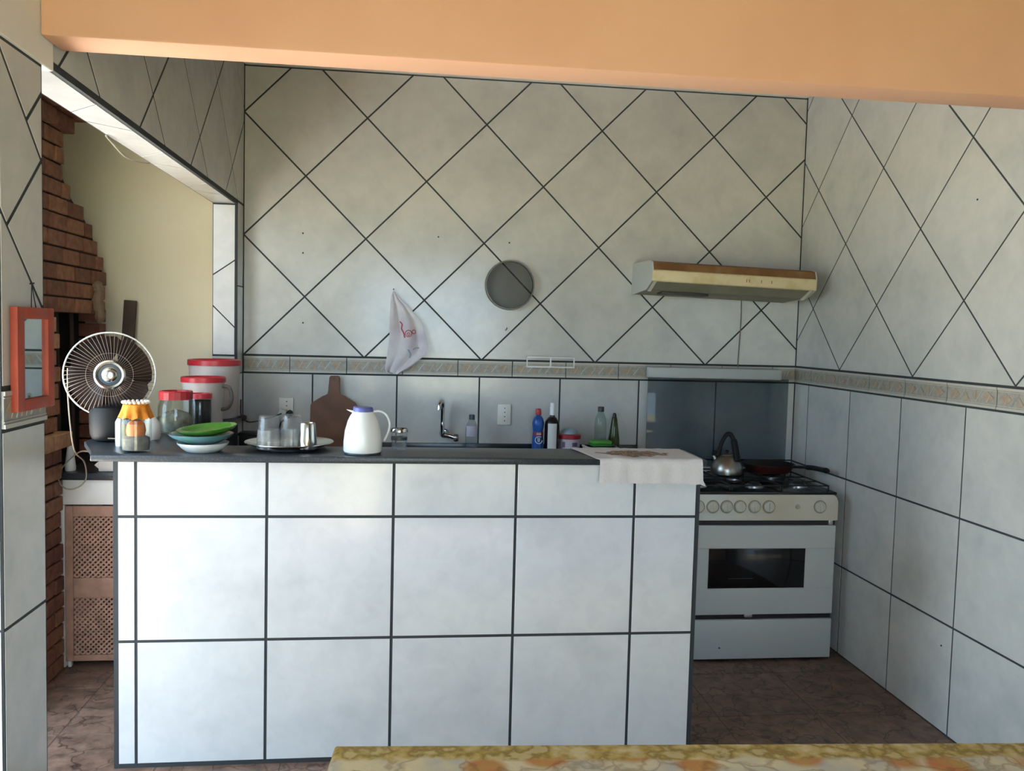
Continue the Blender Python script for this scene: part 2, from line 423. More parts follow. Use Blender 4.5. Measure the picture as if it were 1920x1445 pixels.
# --- floor
def floor_material():
    M = D.materials.new('stone_print_tile'); M.use_nodes = True; nt = M.node_tree; b = nt.nodes['Principled BSDF']
    tc = nt.nodes.new('ShaderNodeTexCoord')
    ns = nt.nodes.new('ShaderNodeTexNoise'); ns.inputs['Scale'].default_value = 5; ns.inputs['Detail'].default_value = 3
    mxv = nt.nodes.new('ShaderNodeMix'); mxv.data_type = 'VECTOR'; mxv.inputs[0].default_value = .3
    v = nt.nodes.new('ShaderNodeTexVoronoi'); v.feature = 'DISTANCE_TO_EDGE'; v.inputs['Scale'].default_value = 8.5
    v2 = nt.nodes.new('ShaderNodeTexVoronoi'); v2.inputs['Scale'].default_value = 8.5
    r = nt.nodes.new('ShaderNodeValToRGB'); r.color_ramp.elements[0].position = .0; r.color_ramp.elements[0].color = lin('6E625C')
    r.color_ramp.elements[1].position = .035; r.color_ramp.elements[1].color = (1, 1, 1, 1)
    n = nt.nodes.new('ShaderNodeTexNoise'); n.inputs['Scale'].default_value = 14; n.inputs['Detail'].default_value = 9; n.inputs['Roughness'].default_value = .65
    r2 = nt.nodes.new('ShaderNodeValToRGB')
    for e, (p, c) in zip(r2.color_ramp.elements, ((.3, '54423A'), (.72, '9A7F6E'))): e.position = p; e.color = lin(c)
    hs = nt.nodes.new('ShaderNodeMix'); hs.data_type = 'RGBA'; hs.blend_type = 'MULTIPLY'; hs.inputs[0].default_value = .45
    mu = nt.nodes.new('ShaderNodeMix'); mu.data_type = 'RGBA'; mu.blend_type = 'MULTIPLY'; mu.inputs[0].default_value = .8
    L = nt.links.new
    L(tc.outputs['Object'], ns.inputs['Vector']); L(tc.outputs['Object'], mxv.inputs[4]); L(ns.outputs['Color'], mxv.inputs[5])
    L(mxv.outputs[1], v.inputs['Vector']); L(mxv.outputs[1], v2.inputs['Vector']); L(tc.outputs['Object'], n.inputs['Vector'])
    L(n.outputs['Fac'], r2.inputs['Fac']); L(v.outputs['Distance'], r.inputs['Fac'])
    bw = nt.nodes.new('ShaderNodeRGBToBW'); r3 = nt.nodes.new('ShaderNodeValToRGB')
    r3.color_ramp.elements[0].color = lin('C4B2A8'); r3.color_ramp.elements[1].color = lin('F5EADF')
    L(v2.outputs['Color'], bw.inputs[0]); L(bw.outputs[0], r3.inputs['Fac'])
    L(r2.outputs['Color'], hs.inputs[6]); L(r3.outputs['Color'], hs.inputs[7])
    L(hs.outputs[2], mu.inputs[6]); L(r.outputs['Color'], mu.inputs[7]); L(mu.outputs[2], b.inputs['Base Color'])
    b.inputs['Roughness'].default_value = .42
    bp = nt.nodes.new('ShaderNodeBump'); bp.inputs['Strength'].default_value = .15; bp.inputs['Distance'].default_value = .01
    L(v.outputs['Distance'], bp.inputs['Height']); L(bp.outputs['Normal'], b.inputs['Normal'])
    return M
M_FLOOR = floor_material()
bm = NB(); box(bm, -2.65, XR+.2, -1.4, YB+.2, -.1, -.0016)
floor = struct('floor', bm, mat('floor_grout', '6B5B50', .9), 'brown stone-look tiled kitchen floor', 'floor')
ff = frame((0, 0, -.0016), (1, 0, 0), (0, 1, 0), (0, 0, 1))
fx = [-2.65+.44*k for k in range(12)]; fx = [x for x in fx if x < XR] + [XR]
fy = [.72+.44*k for k in range(9)] + [YB]
grid_tiles(ff, floor, M_FLOOR, fx, fy, .005)
bm = NB(); box(bm, -2.65, XR, -1.4, .72, -.0016, 0)
obj('dining_floor', bm, M_FLOOR, floor, smooth=False)
bm = NB(); box(bm, -40, 40, -40, 30, -.2, -.102)
struct('ground', bm, mat('dry_lawn', '6A6848', .95, noise=(3, '5A5238', .4, .7)), 'dry lawn around the house', 'ground')
bm = NB(); box(bm, -8, -1.05, .5, 4.62, -.101, -.03)
struct('yard_paving', bm, mat('pale_concrete', 'D5D3CD', .9), 'pale concrete yard beside the porch', 'ground')

# ------------------------------------------------------------------ bar counter
bar = thing('bar_counter', 'white tiled breakfast bar counter with dark joints in front of the kitchen', 'counter', (0, 0, 0))
bm = NB(); box(bm, -1.034, 1.098, YC+G, 3.25, 0, 1.113); box(bm, XI-.008, XL+.006, 3.25, 4.497, 0, 1.113)
obj('core', bm, M_GROUT, bar, smooth=False)
fc = frame((0, YC+G, 0), (1, 0, 0), (0, 0, 1), (0, -1, 0))
grid_tiles(fc, bar, M_BAR, [-1.022]+[-.9576+T*k for k in range(5)]+[1.086], [.012, .464, .914, 1.114], .0105)
fe = frame((1.098, 0, 0), (0, 1, 0), (0, 0, 1), (1, 0, 0))
grid_tiles(fe, bar, M_BAR, [YC+.012, 3.245], [.012, .464, .914, 1.11], .008)
WT = 1.135
bm = NB(); prism(bm, [(-1.1,3.062),(1.112,3.062),(1.112,3.34),(-.84,3.34),(-.84,4.49),(-1.25,4.49),(-1.25,3.42),(-1.135,3.17)], 1.1135, WT, lambda u, v, h: Vector((u, v, h)), bev=.003)
tag(obj('granite_worktop', bm, M_GRAN, None), 'dark grey granite worktop along the top of the bar', 'worktop')

# ------------------------------------------------------------------ sink bench on the back wall
sb = thing('sink_bench', 'dark granite sink bench with low backsplash along the tiled back wall', 'bench', (0, 0, 0))
bm = NB(); box(bm, XL+.002, 1.27, 4.08, YB-.002, .87, .9, .003); obj('slab', bm, M_GRAN, sb)
bm = NB(); box(bm, XL+.002, 1.27, YB-.022, YB-.002, .9, .982, .002); obj('backsplash', bm, mat('backsplash_granite', '23292E', .2), sb)
bm = NB(); box(bm, XL+.002, 1.25, 4.14, YB-.002, 0, .87); obj('base', bm, M_WHITE, sb, smooth=False)

# ------------------------------------------------------------------ brick barbecue on the porch
M_BRICKS = [mat('brick_a', '8E6048', .85, noise=(30, '74493A', .35, .7), bump=(70, .3)),
            mat('brick_b', '7E5240', .85, noise=(30, '674234', .35, .7), bump=(70, .3)),
            mat('brick_c', '9C6C50', .85, noise=(30, '80553F', .35, .7), bump=(70, .3))]
M_BRICK_SUN = mat('brick_sunlit', 'B98F6C', .85, noise=(30, 'A0734F', .35, .7), bump=(70, .3))  # paler copy of the brick, sunlight on mouth pillar and hearth put into colour
M_MORT = mat('mortar', '2C201B', .95)
M_SOOT = mat('soot', '1A1513', .95, noise=(12, '2A201C', .4, .7))
XBQ = -1.57
bq = thing('brick_barbecue', 'red brick barbecue with stepped chimney hood and sooty mouth', 'barbecue', (XBQ, 4.0, 0))
brick_mesh = {}
def brick(y0, y1, z0, z1, m, jut=0.):
    key = (round(y1-y0, 3), m.name)
    if key not in brick_mesh:
        bm = NB(); box(bm, -.11, 0, 0, y1-y0-.013, 0, .065, .003, seg=1)
        bmesh.ops.recalc_face_normals(bm, faces=bm.faces[:])
        me = D.meshes.new('brick'); bm.to_mesh(me); bm.free(); me.materials.append(m); brick_mesh[key] = me
    o = link(D.objects.new('brick', brick_mesh[key]), bq)
    o.location = (jut+random.uniform(-.004, .004), y0+.0065-4.0, z0+.004)
    o.rotation_euler = (0, 0, random.uniform(-.012, .012))
CH = .0735
def edge_at(z):       # right-hand (far) end of the hood at a given height
    pts = [(1.63, 4.6), (1.85, 4.59), (1.94, 4.52), (2.013, 4.45), (2.08, 4.36), (2.133, 4.28), (2.158, 4.2), (2.207, 4.125), (2.25, 4.09), (2.6, 4.09)]
    if z <= pts[0][0]: return pts[0][1]
    for (a, ya), (b, yb) in zip(pts, pts[1:]):
        if z <= b: return ya+(yb-ya)*(z-a)/(b-a)
    return pts[-1][1]
def course(z, y0, y1, k, mats, jut=0., L=.2):
    y = y1
    first = L*(.5 if k % 2 else 1)
    while y > y0+.02:
        ln = first if y == y1 else L
        a = max(y-ln, y0)
        if y-a > .025: brick(a, y, z, z+CH, random.choice(mats), jut)
        y = a
z = 1.632; k = 0
while z < 2.39:                                          # hood and chimney
    y1 = round(edge_at(z+CH*.5)/.02)*.02
    course(z, 3.46, y1, k, M_BRICKS)
    z += CH; k += 1
for j, (jz, ov) in enumerate(((z, .05), (z+CH, .14), (z+2*CH, .14))):
    course(jz, 3.4, 4.09+ov, j, M_BRICKS[:2], ov*.6)
z = 0.; k = 0
while z < 1.0:
    course(z, 3.5, 4.03, k, M_BRICKS, random.uniform(0, .012)); z += CH; k += 1
course(z, 3.5, 4.05, 0, [M_BRICK_SUN], .045); z += CH
while z < 1.6:
    course(z, 3.62, 3.985 + (.012 if k % 2 else -.01), k, [M_BRICK_SUN, M_BRICKS[2]], .01); z += CH; k += 1
z = 0.93
while z < 1.6:
    course(z, 4.5, 4.6, k, M_BRICKS[:2]); z += CH; k += 1
bm = NB()
box(bm, -.6, -.012, 3.5-4, 4.025-4, 0, 1.08); box(bm, -.6, -.012, 3.62-4, 3.97-4, 1.08, 1.64)
obj('pier', bm, M_MORT, bq, smooth=False)
bm = NB(); zz = 1.636
poly = [(3.46-4, 1.636), (4.585-4, 1.636), (4.58-4, 1.85), (4.44-4, 2.02), (4.34-4, 2.09), (4.19-4, 2.16), (4.075-4, 2.25), (4.075-4, 2.6), (3.46-4, 2.6)]
prism(bm, poly, -.6, -.012, lambda u, v, h: Vector((h, u, v)))
obj('hood_core', bm, M_MORT, bq, smooth=False)
bm = NB(); box(bm, -.62, -.02, 4.0-4, 4.6-4, .6, .93); box(bm, -.66, -.6, 3.6-4, 4.6-4, .9, 1.7); box(bm, -.6, -.1, 4.5-4, 4.59-4, .93, 1.64)
obj('firebox', bm, M_SOOT, bq, smooth=False)
bm = NB()
for i, yy in enumerate((4.06, 4.13, 4.3)):
    tube(bm, [(-.05, yy-4, .93), (-.06, yy-4, 1.635)], .012, 8)
obj('skewer_rail', bm, mat('rusty_steel', '3A2A24', .6, .5), bq)
o = obj('chimney_top', box(NB(), -.6, .03, 3.5-4, 4.1-4, 2.62, 2.86), M_MORT, bq, smooth=False)

# wooden board leaning against the porch wall and pale cloth hung by the hood
bm = NB(); box(bm, -.03, .03, -.012, .012, 0, .8, .003)
o = tag(obj('wood_plank', bm, mat('dark_plank', '4A3A30', .8, noise=(9, '3B2E26', .4, .7))), 'dark narrow wooden plank leaning on the cream porch wall', 'plank')
o.location = (-1.485, 4.555, .912); o.rotation_euler = (-.04, .05, 0)
pts = [at(187, 528, 'y', 4.5), at(194, 545, 'y', 4.5), at(191, 565, 'y', 4.5), at(196, 590, 'y', 4.5), at(193, 606, 'y', 4.5)]
bm = tube(NB(), smooth_path([(p.x+.0, 4.44, p.z) for p in pts], 4), [.006]+[.02, .026, .022, .027, .021, .023, .026, .03, .022, .027, .02, .025, .027, .02, .012, .008], 8)
tag(obj('hanging_rag', bm, mat('rag', '86715C', .9, bump=(80, .4))), 'small beige rag hanging at the edge of the brick hood', 'rag')

# ------------------------------------------------------------------ lattice door cabinet
M_WOOD = mat('cedar_wood', 'B48A74', .6, noise=(18, '9A745F', .35, .7))
cab = thing('porch_cabinet', 'white low cabinet with brown lattice wood door beside the brick barbecue', 'cabinet', (-1.59, 4.04, 0))
M_CABW = mat('cabinet_white', 'F4F0E8', .6, noise=(6, 'E8E2D6', .45, .75))
bm = NB(); box(bm, 0, .53, -.012, .008, .762, .877, .003); obj('apron', bm, M_CABW, cab)
bm = NB(); box(bm, .004, .026, 0, .5, 0, .762, .002); obj('side_panel', bm, M_CABW, cab)
bm = NB(); box(bm, .504, .526, 0, .5, 0, .762, .002); obj('side_panel', bm, M_CABW, cab)
bm = NB(); box(bm, .026, .504, .48, .5, .02, .877); obj('back_panel', bm, mat('cab_inside', '1E1815', .95), cab, smooth=False)
bm = NB(); box(bm, .035, .05, .004, .03, 0, .06, .002); obj('foot', bm, M_CABW, cab)
dr = obj('door_frame', NB(), M_WOOD, cab)
bm = NB()
def rail(x0, x1, z0, z1): box(bm, x0, x1, -.006, .014, z0, z1, .003)
rail(.03, .064, .03, .755); rail(.462, .5, .03, .755)
for z0, z1 in ((.705, .755), (.328, .42), (.03, .058)): rail(.064, .462, z0, z1)
bm.to_mesh(dr.data); bm.free()
for z0, z1 in ((.42, .705), (.058, .328)):
    bm = NB(); x0, x1 = .064, .462
    s = -1.0
    while s < 1.2:
        for sgn, dy in ((1, .002), (-1, .008)):
            # strip along the direction (1, sgn), cut to the panel
            P = [(s-1, z0-.0 - 1*sgn if False else 0)]
            c = s
            quad = []
            wd = .0045
            region = rect(x0, x1, z0, z1)
            if sgn == 1: a, b = -.7071, .7071; off = (z0 + c)*.7071 - x0*.7071
            else: a, b = .7071, .7071; off = (x0 + z0 + c)*.7071
            R = clip(clip(region, a, b, off+wd), -a, -b, -off+wd)
            if len(R) > 2 and abs(area(R)) > 1e-6:
                prism(bm, R, dy, dy+.005, lambda u, v, h: Vector((u, h, v)))
        s += .0235
    o = obj('lattice_panel', bm, M_WOOD, cab, smooth=False); o['kind'] = 'stuff'
bm = NB(); box(bm, -1.6, -1.045, 4.01, 4.6, .878, .91, .003)
tag(obj('granite_slab', bm, M_GRAN), 'dark grey granite slab on top of the lattice door cabinet', 'worktop')

# white bottle and pale box standing on that slab
p = at(132, 882, 'z', .91)
t = thing('white_squeeze_bottle', 'slim white tapered bottle on the granite slab beside the bar', 'bottle', p)
obj('body', lathe(NB(), [(0, 0), (.021, 0), (.0235, .006), (.0235, .02), (.012, .118), (.010, .124), (0, .124)], 20), M_WPLAS, t)
obj('nozzle', lathe(NB(), [(.011, .121), (.011, .127), (.007, .138), (0, .139)], 16), mat('grey_cap', '8F8B86', .5), t)
bm = NB(); box(bm, 0, .2, 0, .13, 0, .05, .006)
t = thing('white_box', 'pale pinkish white box on the granite slab tucked against the bar', 'box', (-1.42, 4.05, .911), .04)
obj('box_body', bm, mat('box_card', 'E6DCD4', .7), t)
bm = NB(); prism(bm, [(.0, .014), (-.018, .03), (.0, .046)], .004, .126, lambda u, v, h: Vector((u, h, v))); obj('end_flap', bm, mat('box_card', 'E6DCD4', .7), t, smooth=False)

# ------------------------------------------------------------------ table fan on the worktop corner
FC = Vector((-1.163, 3.45, 1.393))
fan = thing('table_fan', 'old table fan with a chrome hub and white wire cage on the worktop corner', 'fan', (FC.x, FC.y, WT))
fz = FC.z-WT; d2 = (CAM-FC).normalized()
aim = Matrix.Translation((0, 0, fz)) @ Vector((d2.x-.04, d2.y, d2.z*.6)).to_track_quat('Z', 'Y').to_matrix().to_4x4()
M_FANK = mat('fan_black', '0E0F11', .6, spec=.3)
obj('base', lathe(NB(), [(0, 0), (.05, 0), (.064, .008), (.073, .03), (.075, .06), (.075, .115), (.066, .132), (.04, .14), (0, .141)], 36, M=Matrix.Translation((.0, .0, 0))), M_FANK, fan)
obj('neck', tube(NB(), [(.0, .03, .12), (.0, .05, .19), (.0, .06, .25)], [.028, .02, .026], 14), M_FANK, fan)
bm = lathe(NB(), [(0, -.17), (.03, -.168), (.05, -.15), (.058, -.09), (.056, -.045), (.03, -.03), (0, -.03)], 24, M=aim); obj('motor', bm, M_FANK, fan)
R_ = .163
def ring(r, h, n=64): return [aim @ Vector((r*math.cos(2*PI*i/n), r*math.sin(2*PI*i/n), h)) for i in range(n)]
obj('cage_rim', tube(NB(), ring(R_, 0), .0032, 8, closed=True), M_WIRE, fan)
bm = NB()
for i in range(60):
    a = 2*PI*i/60; c, s = math.cos(a), math.sin(a); tw = a+.12
    P = [(r*math.cos(a+(r-.05)*1.1), r*math.sin(a+(r-.05)*1.1), h) for r, h in ((.05, .052), (.09, .05), (.135, .034), (R_, .002))]
    tube(bm, [aim @ Vector(q) for q in P], .0006, 4)
    P = [(.05*c, .05*s, -.045), (.12*c, .12*s, -.04), (R_*c, R_*s, -.002)]
    if i % 2 == 0: tube(bm, [aim @ Vector(q) for q in P], .0008, 4)
o = obj('cage_wires', bm, mat('dull_wire', '7A6F64', .4, .5), fan); o['kind'] = 'stuff'
obj('inner_ring', tube(NB(), ring(.083, .0515, 48), .0008, 6, closed=True), mat('dull_wire', '7A6F64'), fan)
M_BLADE = glassy('smoky_blade', '6B5A52', .55, .2, 1.4, ('4A3C38', .55))
for k in range(4):
    bm = NB(); n = 8; rows = []
    for i in range(n+1):
        r = .035+.115*i/n; half = (.35+.5*math.sin(PI*min(1, (i+.6)/n)*.62)) * (1 if i < n else .8)
        rows.append([bm.verts.new(aim @ Vector((r*math.cos(2*PI*k/4+.5+(j/6-.5)*2*half), r*math.sin(2*PI*k/4+.5+(j/6-.5)*2*half), -.004+(j/6-.5)*.045))) for j in range(7)])
    for a, b in zip(rows, rows[1:]):
        for j in range(6): bm.faces.new((a[j], a[j+1], b[j+1], b[j]))
    bmesh.ops.solidify(bm, geom=bm.faces[:], thickness=.0015)
    obj('blade', bm, M_BLADE, fan)
hub = obj('hub_badge', lathe(NB(), [(0, .045), (.055, .045), (.057, .05), (.056, .058), (.05, .062), (.042, .06), (.04, .056), (.028, .055), (.026, .062), (.02, .066), (.012, .067), (.011, .071), (0, .072)], 40, M=aim), [M_STEEL], fan)
obj('hub_ring', lathe(NB(), [(.0285, .0562), (.04, .0572), (.04, .0592), (.0285, .0582), (.0285, .0562)], 40, M=aim), mat('hub_dark', '2B3640', .3), hub)
# fan cord: down from the cage, looping over the slab edge
pp = [(127, 690, 3.62), (127, 735, 3.64), (131, 790, 3.66), (137, 835, 3.68), (144, 852, 3.75), (158, 866, 3.9), (162, 893, 3.985), (154, 908, 3.99), (138, 916, 3.99), (122, 915, 3.99), (111, 903, 3.99), (111, 886, 4.0), (124, 868, 4.03), (138, 855, 4.0), (152, 846, 3.9), (171, 847, 3.7)]
bm = tube(NB(), smooth_path([at(u, v, 'y', y) for u, v, y in pp], 5), .0032, 6)
tag(obj('fan_cord', bm, mat('beige_cord', 'A79A86', .6)), 'beige electric cord looping over the cabinet slab beside the bar', 'cord')

# ------------------------------------------------------------------ things on the worktop, from the left
# jar with an orange cloth cover
p = at(255, 846, 'z', WT)
t = thing('orange_topped_jar', 'glass jar with orange cloth cover and white lace trim', 'jar', (p.x, p.y+.0, WT))
obj('glass_body', lathe(NB(), [(0, .001), (.046, .001), (.052, .008), (.053, .1), (.051, .128), (.044, .14), (.044, .158), (.0425, .158), (.0425, .138), (.049, .126), (.0505, .1), (.05, .012), (.045, .006), (0, .006)], 32), M_GLASS, t)
obj('contents', lathe(NB(), [(0, .008), (.045, .008), (.047, .03), (.046, .05), (.03, .058), (0, .06)], 24), mat('grey_powder', '8A8580', .9, noise=(60, '6E6A66', .4, .7)), t)
obj('orange_packet', lathe(NB(), [(0, .052), (.03, .055), (.034, .075), (.03, .1), (.018, .112), (0, .114)], 14), mat('orange_foil', 'D9834A', .5), t)
bm = NB(); n = 48; rows = []
for r, h, wv in ((0, .176, 0), (.03, .175, 0), (.043, .17, 0), (.046, .158, .001), (.05, .142, .003), (.056, .122, .006)):
    if r == 0: rows.append([bm.verts.new((0, 0, h))]); continue
    rows.append([bm.verts.new(((r+wv*math.sin(9*2*PI*i/n))*math.cos(2*PI*i/n), (r+wv*math.sin(9*2*PI*i/n))*math.sin(2*PI*i/n), h - (wv*.6)*math.cos(9*2*PI*i/n+1))) for i in range(n)])
for a, b in zip(rows, rows[1:]):
    for i in range(n):
        j = (i+1) % n
        bm.faces.new((a[0], b[i], b[j]) if len(a) == 1 else (a[i], b[i], b[j], a[j]))
cv = obj('cloth_cover', bm, mat('orange_cloth', 'D17F1C', .8, noise=(40, 'B86612', .4, .7)), t)
bm = NB()
for i in range(18):
    a = 2*PI*i/18; lathe(bm, [(0, -.006), (.005, -.003), (.0065, .001), (.004, .005), (0, .006)], 8, M=Matrix.Translation((.043*math.cos(a), .043*math.sin(a), .178)))
obj('lace_trim', bm, mat('lace', 'EDE6DA', .8), cv)

# white bottle half hidden behind the orange topped jar
p = at(231, 834, 'z', WT)
t = thing('white_plastic_bottle', 'small white bottle half hidden behind the orange topped jar', 'bottle', (p.x+.0, p.y-.02, WT))
obj('body', lathe(NB(), [(0, 0), (.02, 0), (.021, .02), (.021, .09), (.014, .104), (0, .106)], 18), M_WPLAS, t)
obj('handle', tube(NB(), [(-.02, -.005, .026), (-.045, -.01, .027)], .003, 6), M_STEEL, t)

# white pot with reddish knob
p = at(283, 823, 'z', WT)
t = thing('white_sugar_bowl', 'white ceramic pot with a reddish brown spout between the jars', 'pot', (p.x, p.y, WT))
obj('body', lathe(NB(), [(0, 0), (.03, 0), (.036, .01), (.038, .04), (.033, .068), (.022, .082), (.02, .086), (0, .088)], 22), mat('ceramic', 'E2E0DC', .3), t)
obj('spout', lathe(NB(), [(.017, 0), (.012, .02), (.004, .034), (0, .034)], 12, M=Matrix.Translation((-.008, -.005, .08)) @ Matrix.Rotation(-.7, 4, 'Y')), mat('terracotta', '6B3A2C', .7), t)

# red-lidded containers on the wing of the worktop
def lid_prof(r, z, h): return [(0, z+h*.7), (r*.8, z+h*.7), (r*.86, z+h), (r*.97, z+h), (r, z+h*.85), (r, z), (r*.95, z), (r*.95, z+h*.5), (0, z+h*.5)]
p = at(330, 811, 'z', WT)
t = thing('glass_jar', 'round glass jar with a faceted red lid behind the green plate', 'jar', (p.x, p.y, WT))
obj('glass_body', lathe(NB(), [(0, .002), (.066, .002), (.073, .012), (.074, .06), (.072, .115), (.066, .135), (.062, .142), (.062, .15), (.06, .15), (.06, .14), (.069, .113), (.071, .06), (.07, .015), (.064, .008), (0, .008)], 32), M_GLASS, t)
obj('contents', lathe(NB(), [(0, .01), (.062, .01), (.068, .03), (.066, .06), (.05, .085), (.02, .095), (0, .1)], 20), mat('herb_bag', '9FA39A', .7, noise=(26, '6F6A58', .4, .65)), t)
bm = NB(); lathe(bm, lid_prof(.068, .143, .036), 18); obj('lid', bm, M_RED, t, smooth=False)
p = at(375, 801, 'z', WT)
t = thing('coffee_jar', 'slim clear jar of dark coffee with a red lid', 'jar', (p.x, p.y, WT))
obj('body', lathe(NB(), [(0, .002), (.046, .002), (.049, .01), (.049, .13), (.046, .138), (.044, .138), (.047, .13), (.047, .01), (0, .006)], 28), M_GLASS, t)
obj('coffee', lathe(NB(), [(0, .007), (.0455, .007), (.0455, .122), (0, .124)], 24), mat('coffee', '221D1C', .8), t)
obj('lid', lathe(NB(), lid_prof(.052, .132, .022), 28), M_RED, t)
p = at(386, 798, 'z', WT)
t = thing('plastic_canister', 'medium cloudy plastic canister with red lid and side handle', 'canister', (p.x-.03, p.y+.08, WT), -.1)
obj('body', lathe(NB(), [(0, .002), (.082, .002), (.086, .01), (.094, .2), (.092, .2), (.084, .012), (0, .008)], 32), M_CLOUDY, t)
obj('contents', lathe(NB(), [(0, .009), (.08, .009), (.085, .11), (0, .115)], 24), mat('flour', 'CFC6BB', .9), t)
obj('lid', lathe(NB(), lid_prof(.1, .196, .024), 36), M_RED, t)
obj('handle', tube(NB(), smooth_path([(.09, -.01, .178), (.122, -.01, .172), (.134, -.01, .125), (.118, -.01, .08), (.086, -.01, .07)]), .009, 8), mat('smoky_handle', '5A5550', .4), t)
t = thing('large_plastic_canister', 'largest cloudy plastic canister with a wide red lid by the white jamb', 'canister', (at(402, 786, 'y', 4.36).x, 4.36, WT))
obj('body', lathe(NB(), [(0, .002), (.105, .002), (.11, .01), (.122, .268), (.12, .268), (.107, .012), (0, .008)], 36), M_CLOUDY, t)
obj('contents', lathe(NB(), [(0, .009), (.103, .009), (.111, .16), (0, .17)], 24), mat('rice_fill', 'D2C8BC', .9), t)
obj('lid', lathe(NB(), lid_prof(.128, .262, .028), 40), M_RED, t)

# stack: white bowl, blue-green plate, green plate
p = at(375, 849, 'z', WT); px, py = p.x, p.y+.045
tag(obj('white_bowl', lathe(NB(), [(0, .004), (.05, .004), (.054, 0), (.058, .001), (.075, .014), (.088, .028), (.091, .034), (.088, .034), (.072, .019), (.05, .009), (0, .008)], 40), mat('white_china', 'E4EAEA', .25)), 'shallow white bowl at the bottom of the plate stack', 'bowl', 'stacked plates').location = (px, py, WT)
o = tag(obj('blue_plate', lathe(NB(), [(0, .003), (.055, .003), (.06, 0), (.066, .002), (.1, .02), (.112, .03), (.114, .035), (.111, .035), (.095, .024), (.063, .008), (0, .007)], 44), mat('blue_glass', '4C707A', .18, noise=(20, '40706C', .4, .7))), 'deep blue-green plate in the middle of the plate stack', 'plate', 'stacked plates')
o.location = (px-.008, py+.004, WT+.031)
o = tag(obj('green_plate', lathe(NB(), [(0, .003), (.05, .003), (.055, 0), (.062, .002), (.092, .014), (.104, .024), (.106, .028), (.103, .028), (.09, .019), (.06, .007), (0, .006)], 44), mat('green_glass', '437528', .22, noise=(16, '386A22', .4, .7))), 'green plate lying tilted on top of the plate stack', 'plate', 'stacked plates')
o.location = (px+.012, py+.012, WT+.06); o.rotation_euler = (.05, -.09, 0)

# dark oblong thing on the sink bench behind the tray
bm = NB(); box(bm, -.07, .07, -.05, .05, 0, .155, .012, seg=3)
t = thing('black_crate', 'dark box on the sink bench left of the steel tray', 'box', (-.79, 4.42, .9))
obj('body', bm, mat('dark_box', '1C2225', .5), t)
bm = NB(); box(bm, -.074, .074, -.054, .054, .14, .158, .006); obj('rim', bm, mat('dark_box', '1C2225', .5), t)

# steel tray with upturned glasses
p = at(536, 846, 'z', WT); tx, ty = p.x, p.y+.09
t = thing('steel_tray', 'round stainless steel tray under the upturned glasses', 'tray', (tx, ty, WT))
obj('dish', lathe(NB(), [(0, .012), (.12, .012), (.135, .016), (.158, .024), (.164, .027), (.165, .025), (.158, .021), (.136, .012), (.122, .0095), (0, .0095)], 56), M_STEEL, t)
obj('foot_ring', lathe(NB(), [(.085, .01), (.1, 0), (.104, 0), (.1, .01)], 40), mat('dark_steel', '4A4D50', .4, .8), t)
def tumbler(x, y, lab):
    t = thing('glass_tumbler', lab, 'glass', (x, y, WT+.0125), 0, 'upturned glasses on the tray')
    obj('glass_wall', lathe(NB(), [(.044, 0), (.0445, .002), (.0345, .118), (.032, .121), (0, .121), (0, .113), (.03, .113), (.0325, .11), (.042, .001), (.044, 0)], 32), glassy('tumbler_glass', 'FAFBFB', .99, .06, 1.5, ('E4E6EA', .05)), t)
    obj('etched_band', lathe(NB(), [(.0425, .03), (.0428, .031), (.0396, .07), (.0393, .07), (.0425, .03)], 32), glassy('etched', 'F4F6F6', .97, .3, 1.4, ('E4E6EA', .14)), t)
q = at(502, 842, 'z', WT+.0125); tumbler(q.x, q.y+.02, 'left clear glass tumbler upside down on the steel tray')
q = at(539, 842, 'z', WT+.0125); tumbler(q.x+.004, q.y+.07, 'clear glass tumbler upside down in the middle of the steel tray')
q = at(575, 842, 'z', WT+.0125)
t = thing('steel_cup', 'shiny steel cup upside down on the tray beside the glasses', 'cup', (q.x, q.y+.015, WT+.0125))
obj('wall', lathe(NB(), [(.036, 0), (.037, .002), (.029, .092), (.027, .0965), (.024, .0965), (.023, .094), (0, .094), (0, .09), (.026, .09), (.034, .001), (.036, 0)], 36), M_STEEL, t)

# thermos jug
p = at(679, 852, 'z', WT)
t = thing('thermos_jug', 'white thermos jug with lilac blue lid on the bar', 'thermos', (p.x, p.y+.03, WT))
obj('base_ring', lathe(NB(), [(0, 0), (.066, 0), (.068, .003), (.067, .009), (0, .009)], 40), mat('base_grey', '3F464C', .4), t)
obj('body', lathe(NB(), [(0, .008), (.068, .008), (.071, .014), (.0705, .045), (.066, .085), (.056, .122), (.046, .142), (.04, .15), (.038, .156), (0, .156)], 44), mat('white_gloss', 'EEF1EF', .22), t)
bm = NB()
for a in (0, 1):
    pass
P = [(-.03, -.014, .148), (-.056, 0, .159), (-.03, .014, .148), (-.03, .016, .157), (-.062, 0, .163), (-.03, -.016, .157)]
vs = [bm.verts.new(q) for q in P]
for f in ((0, 1, 4, 5), (1, 2, 3, 4), (0, 5, 3, 2), (5, 4, 3), (0, 2, 1)): bm.faces.new([vs[i] for i in f])
obj('spout', bm, MATS['white_gloss'], t, smooth=False)
obj('lid', lathe(NB(), [(.037, .153), (.038, .155), (.036, .168), (.033, .172), (.026, .173), (0, .171)], 36), mat('lilac_plastic', '5E66A8', .35), t)
obj('lid_tab', box(NB(), -.036, -.02, -.009, .009, .166, .175, .003), MATS['lilac_plastic'], t)
obj('handle', tube(NB(), smooth_path([(.03, 0, .154), (.058, 0, .158), (.084, 0, .145), (.097, 0, .115), (.094, 0, .085), (.078, 0, .048)]), [.0035]+[.0042]*24+[.004]*5+[.0035], 10), MATS['white_gloss'], t)

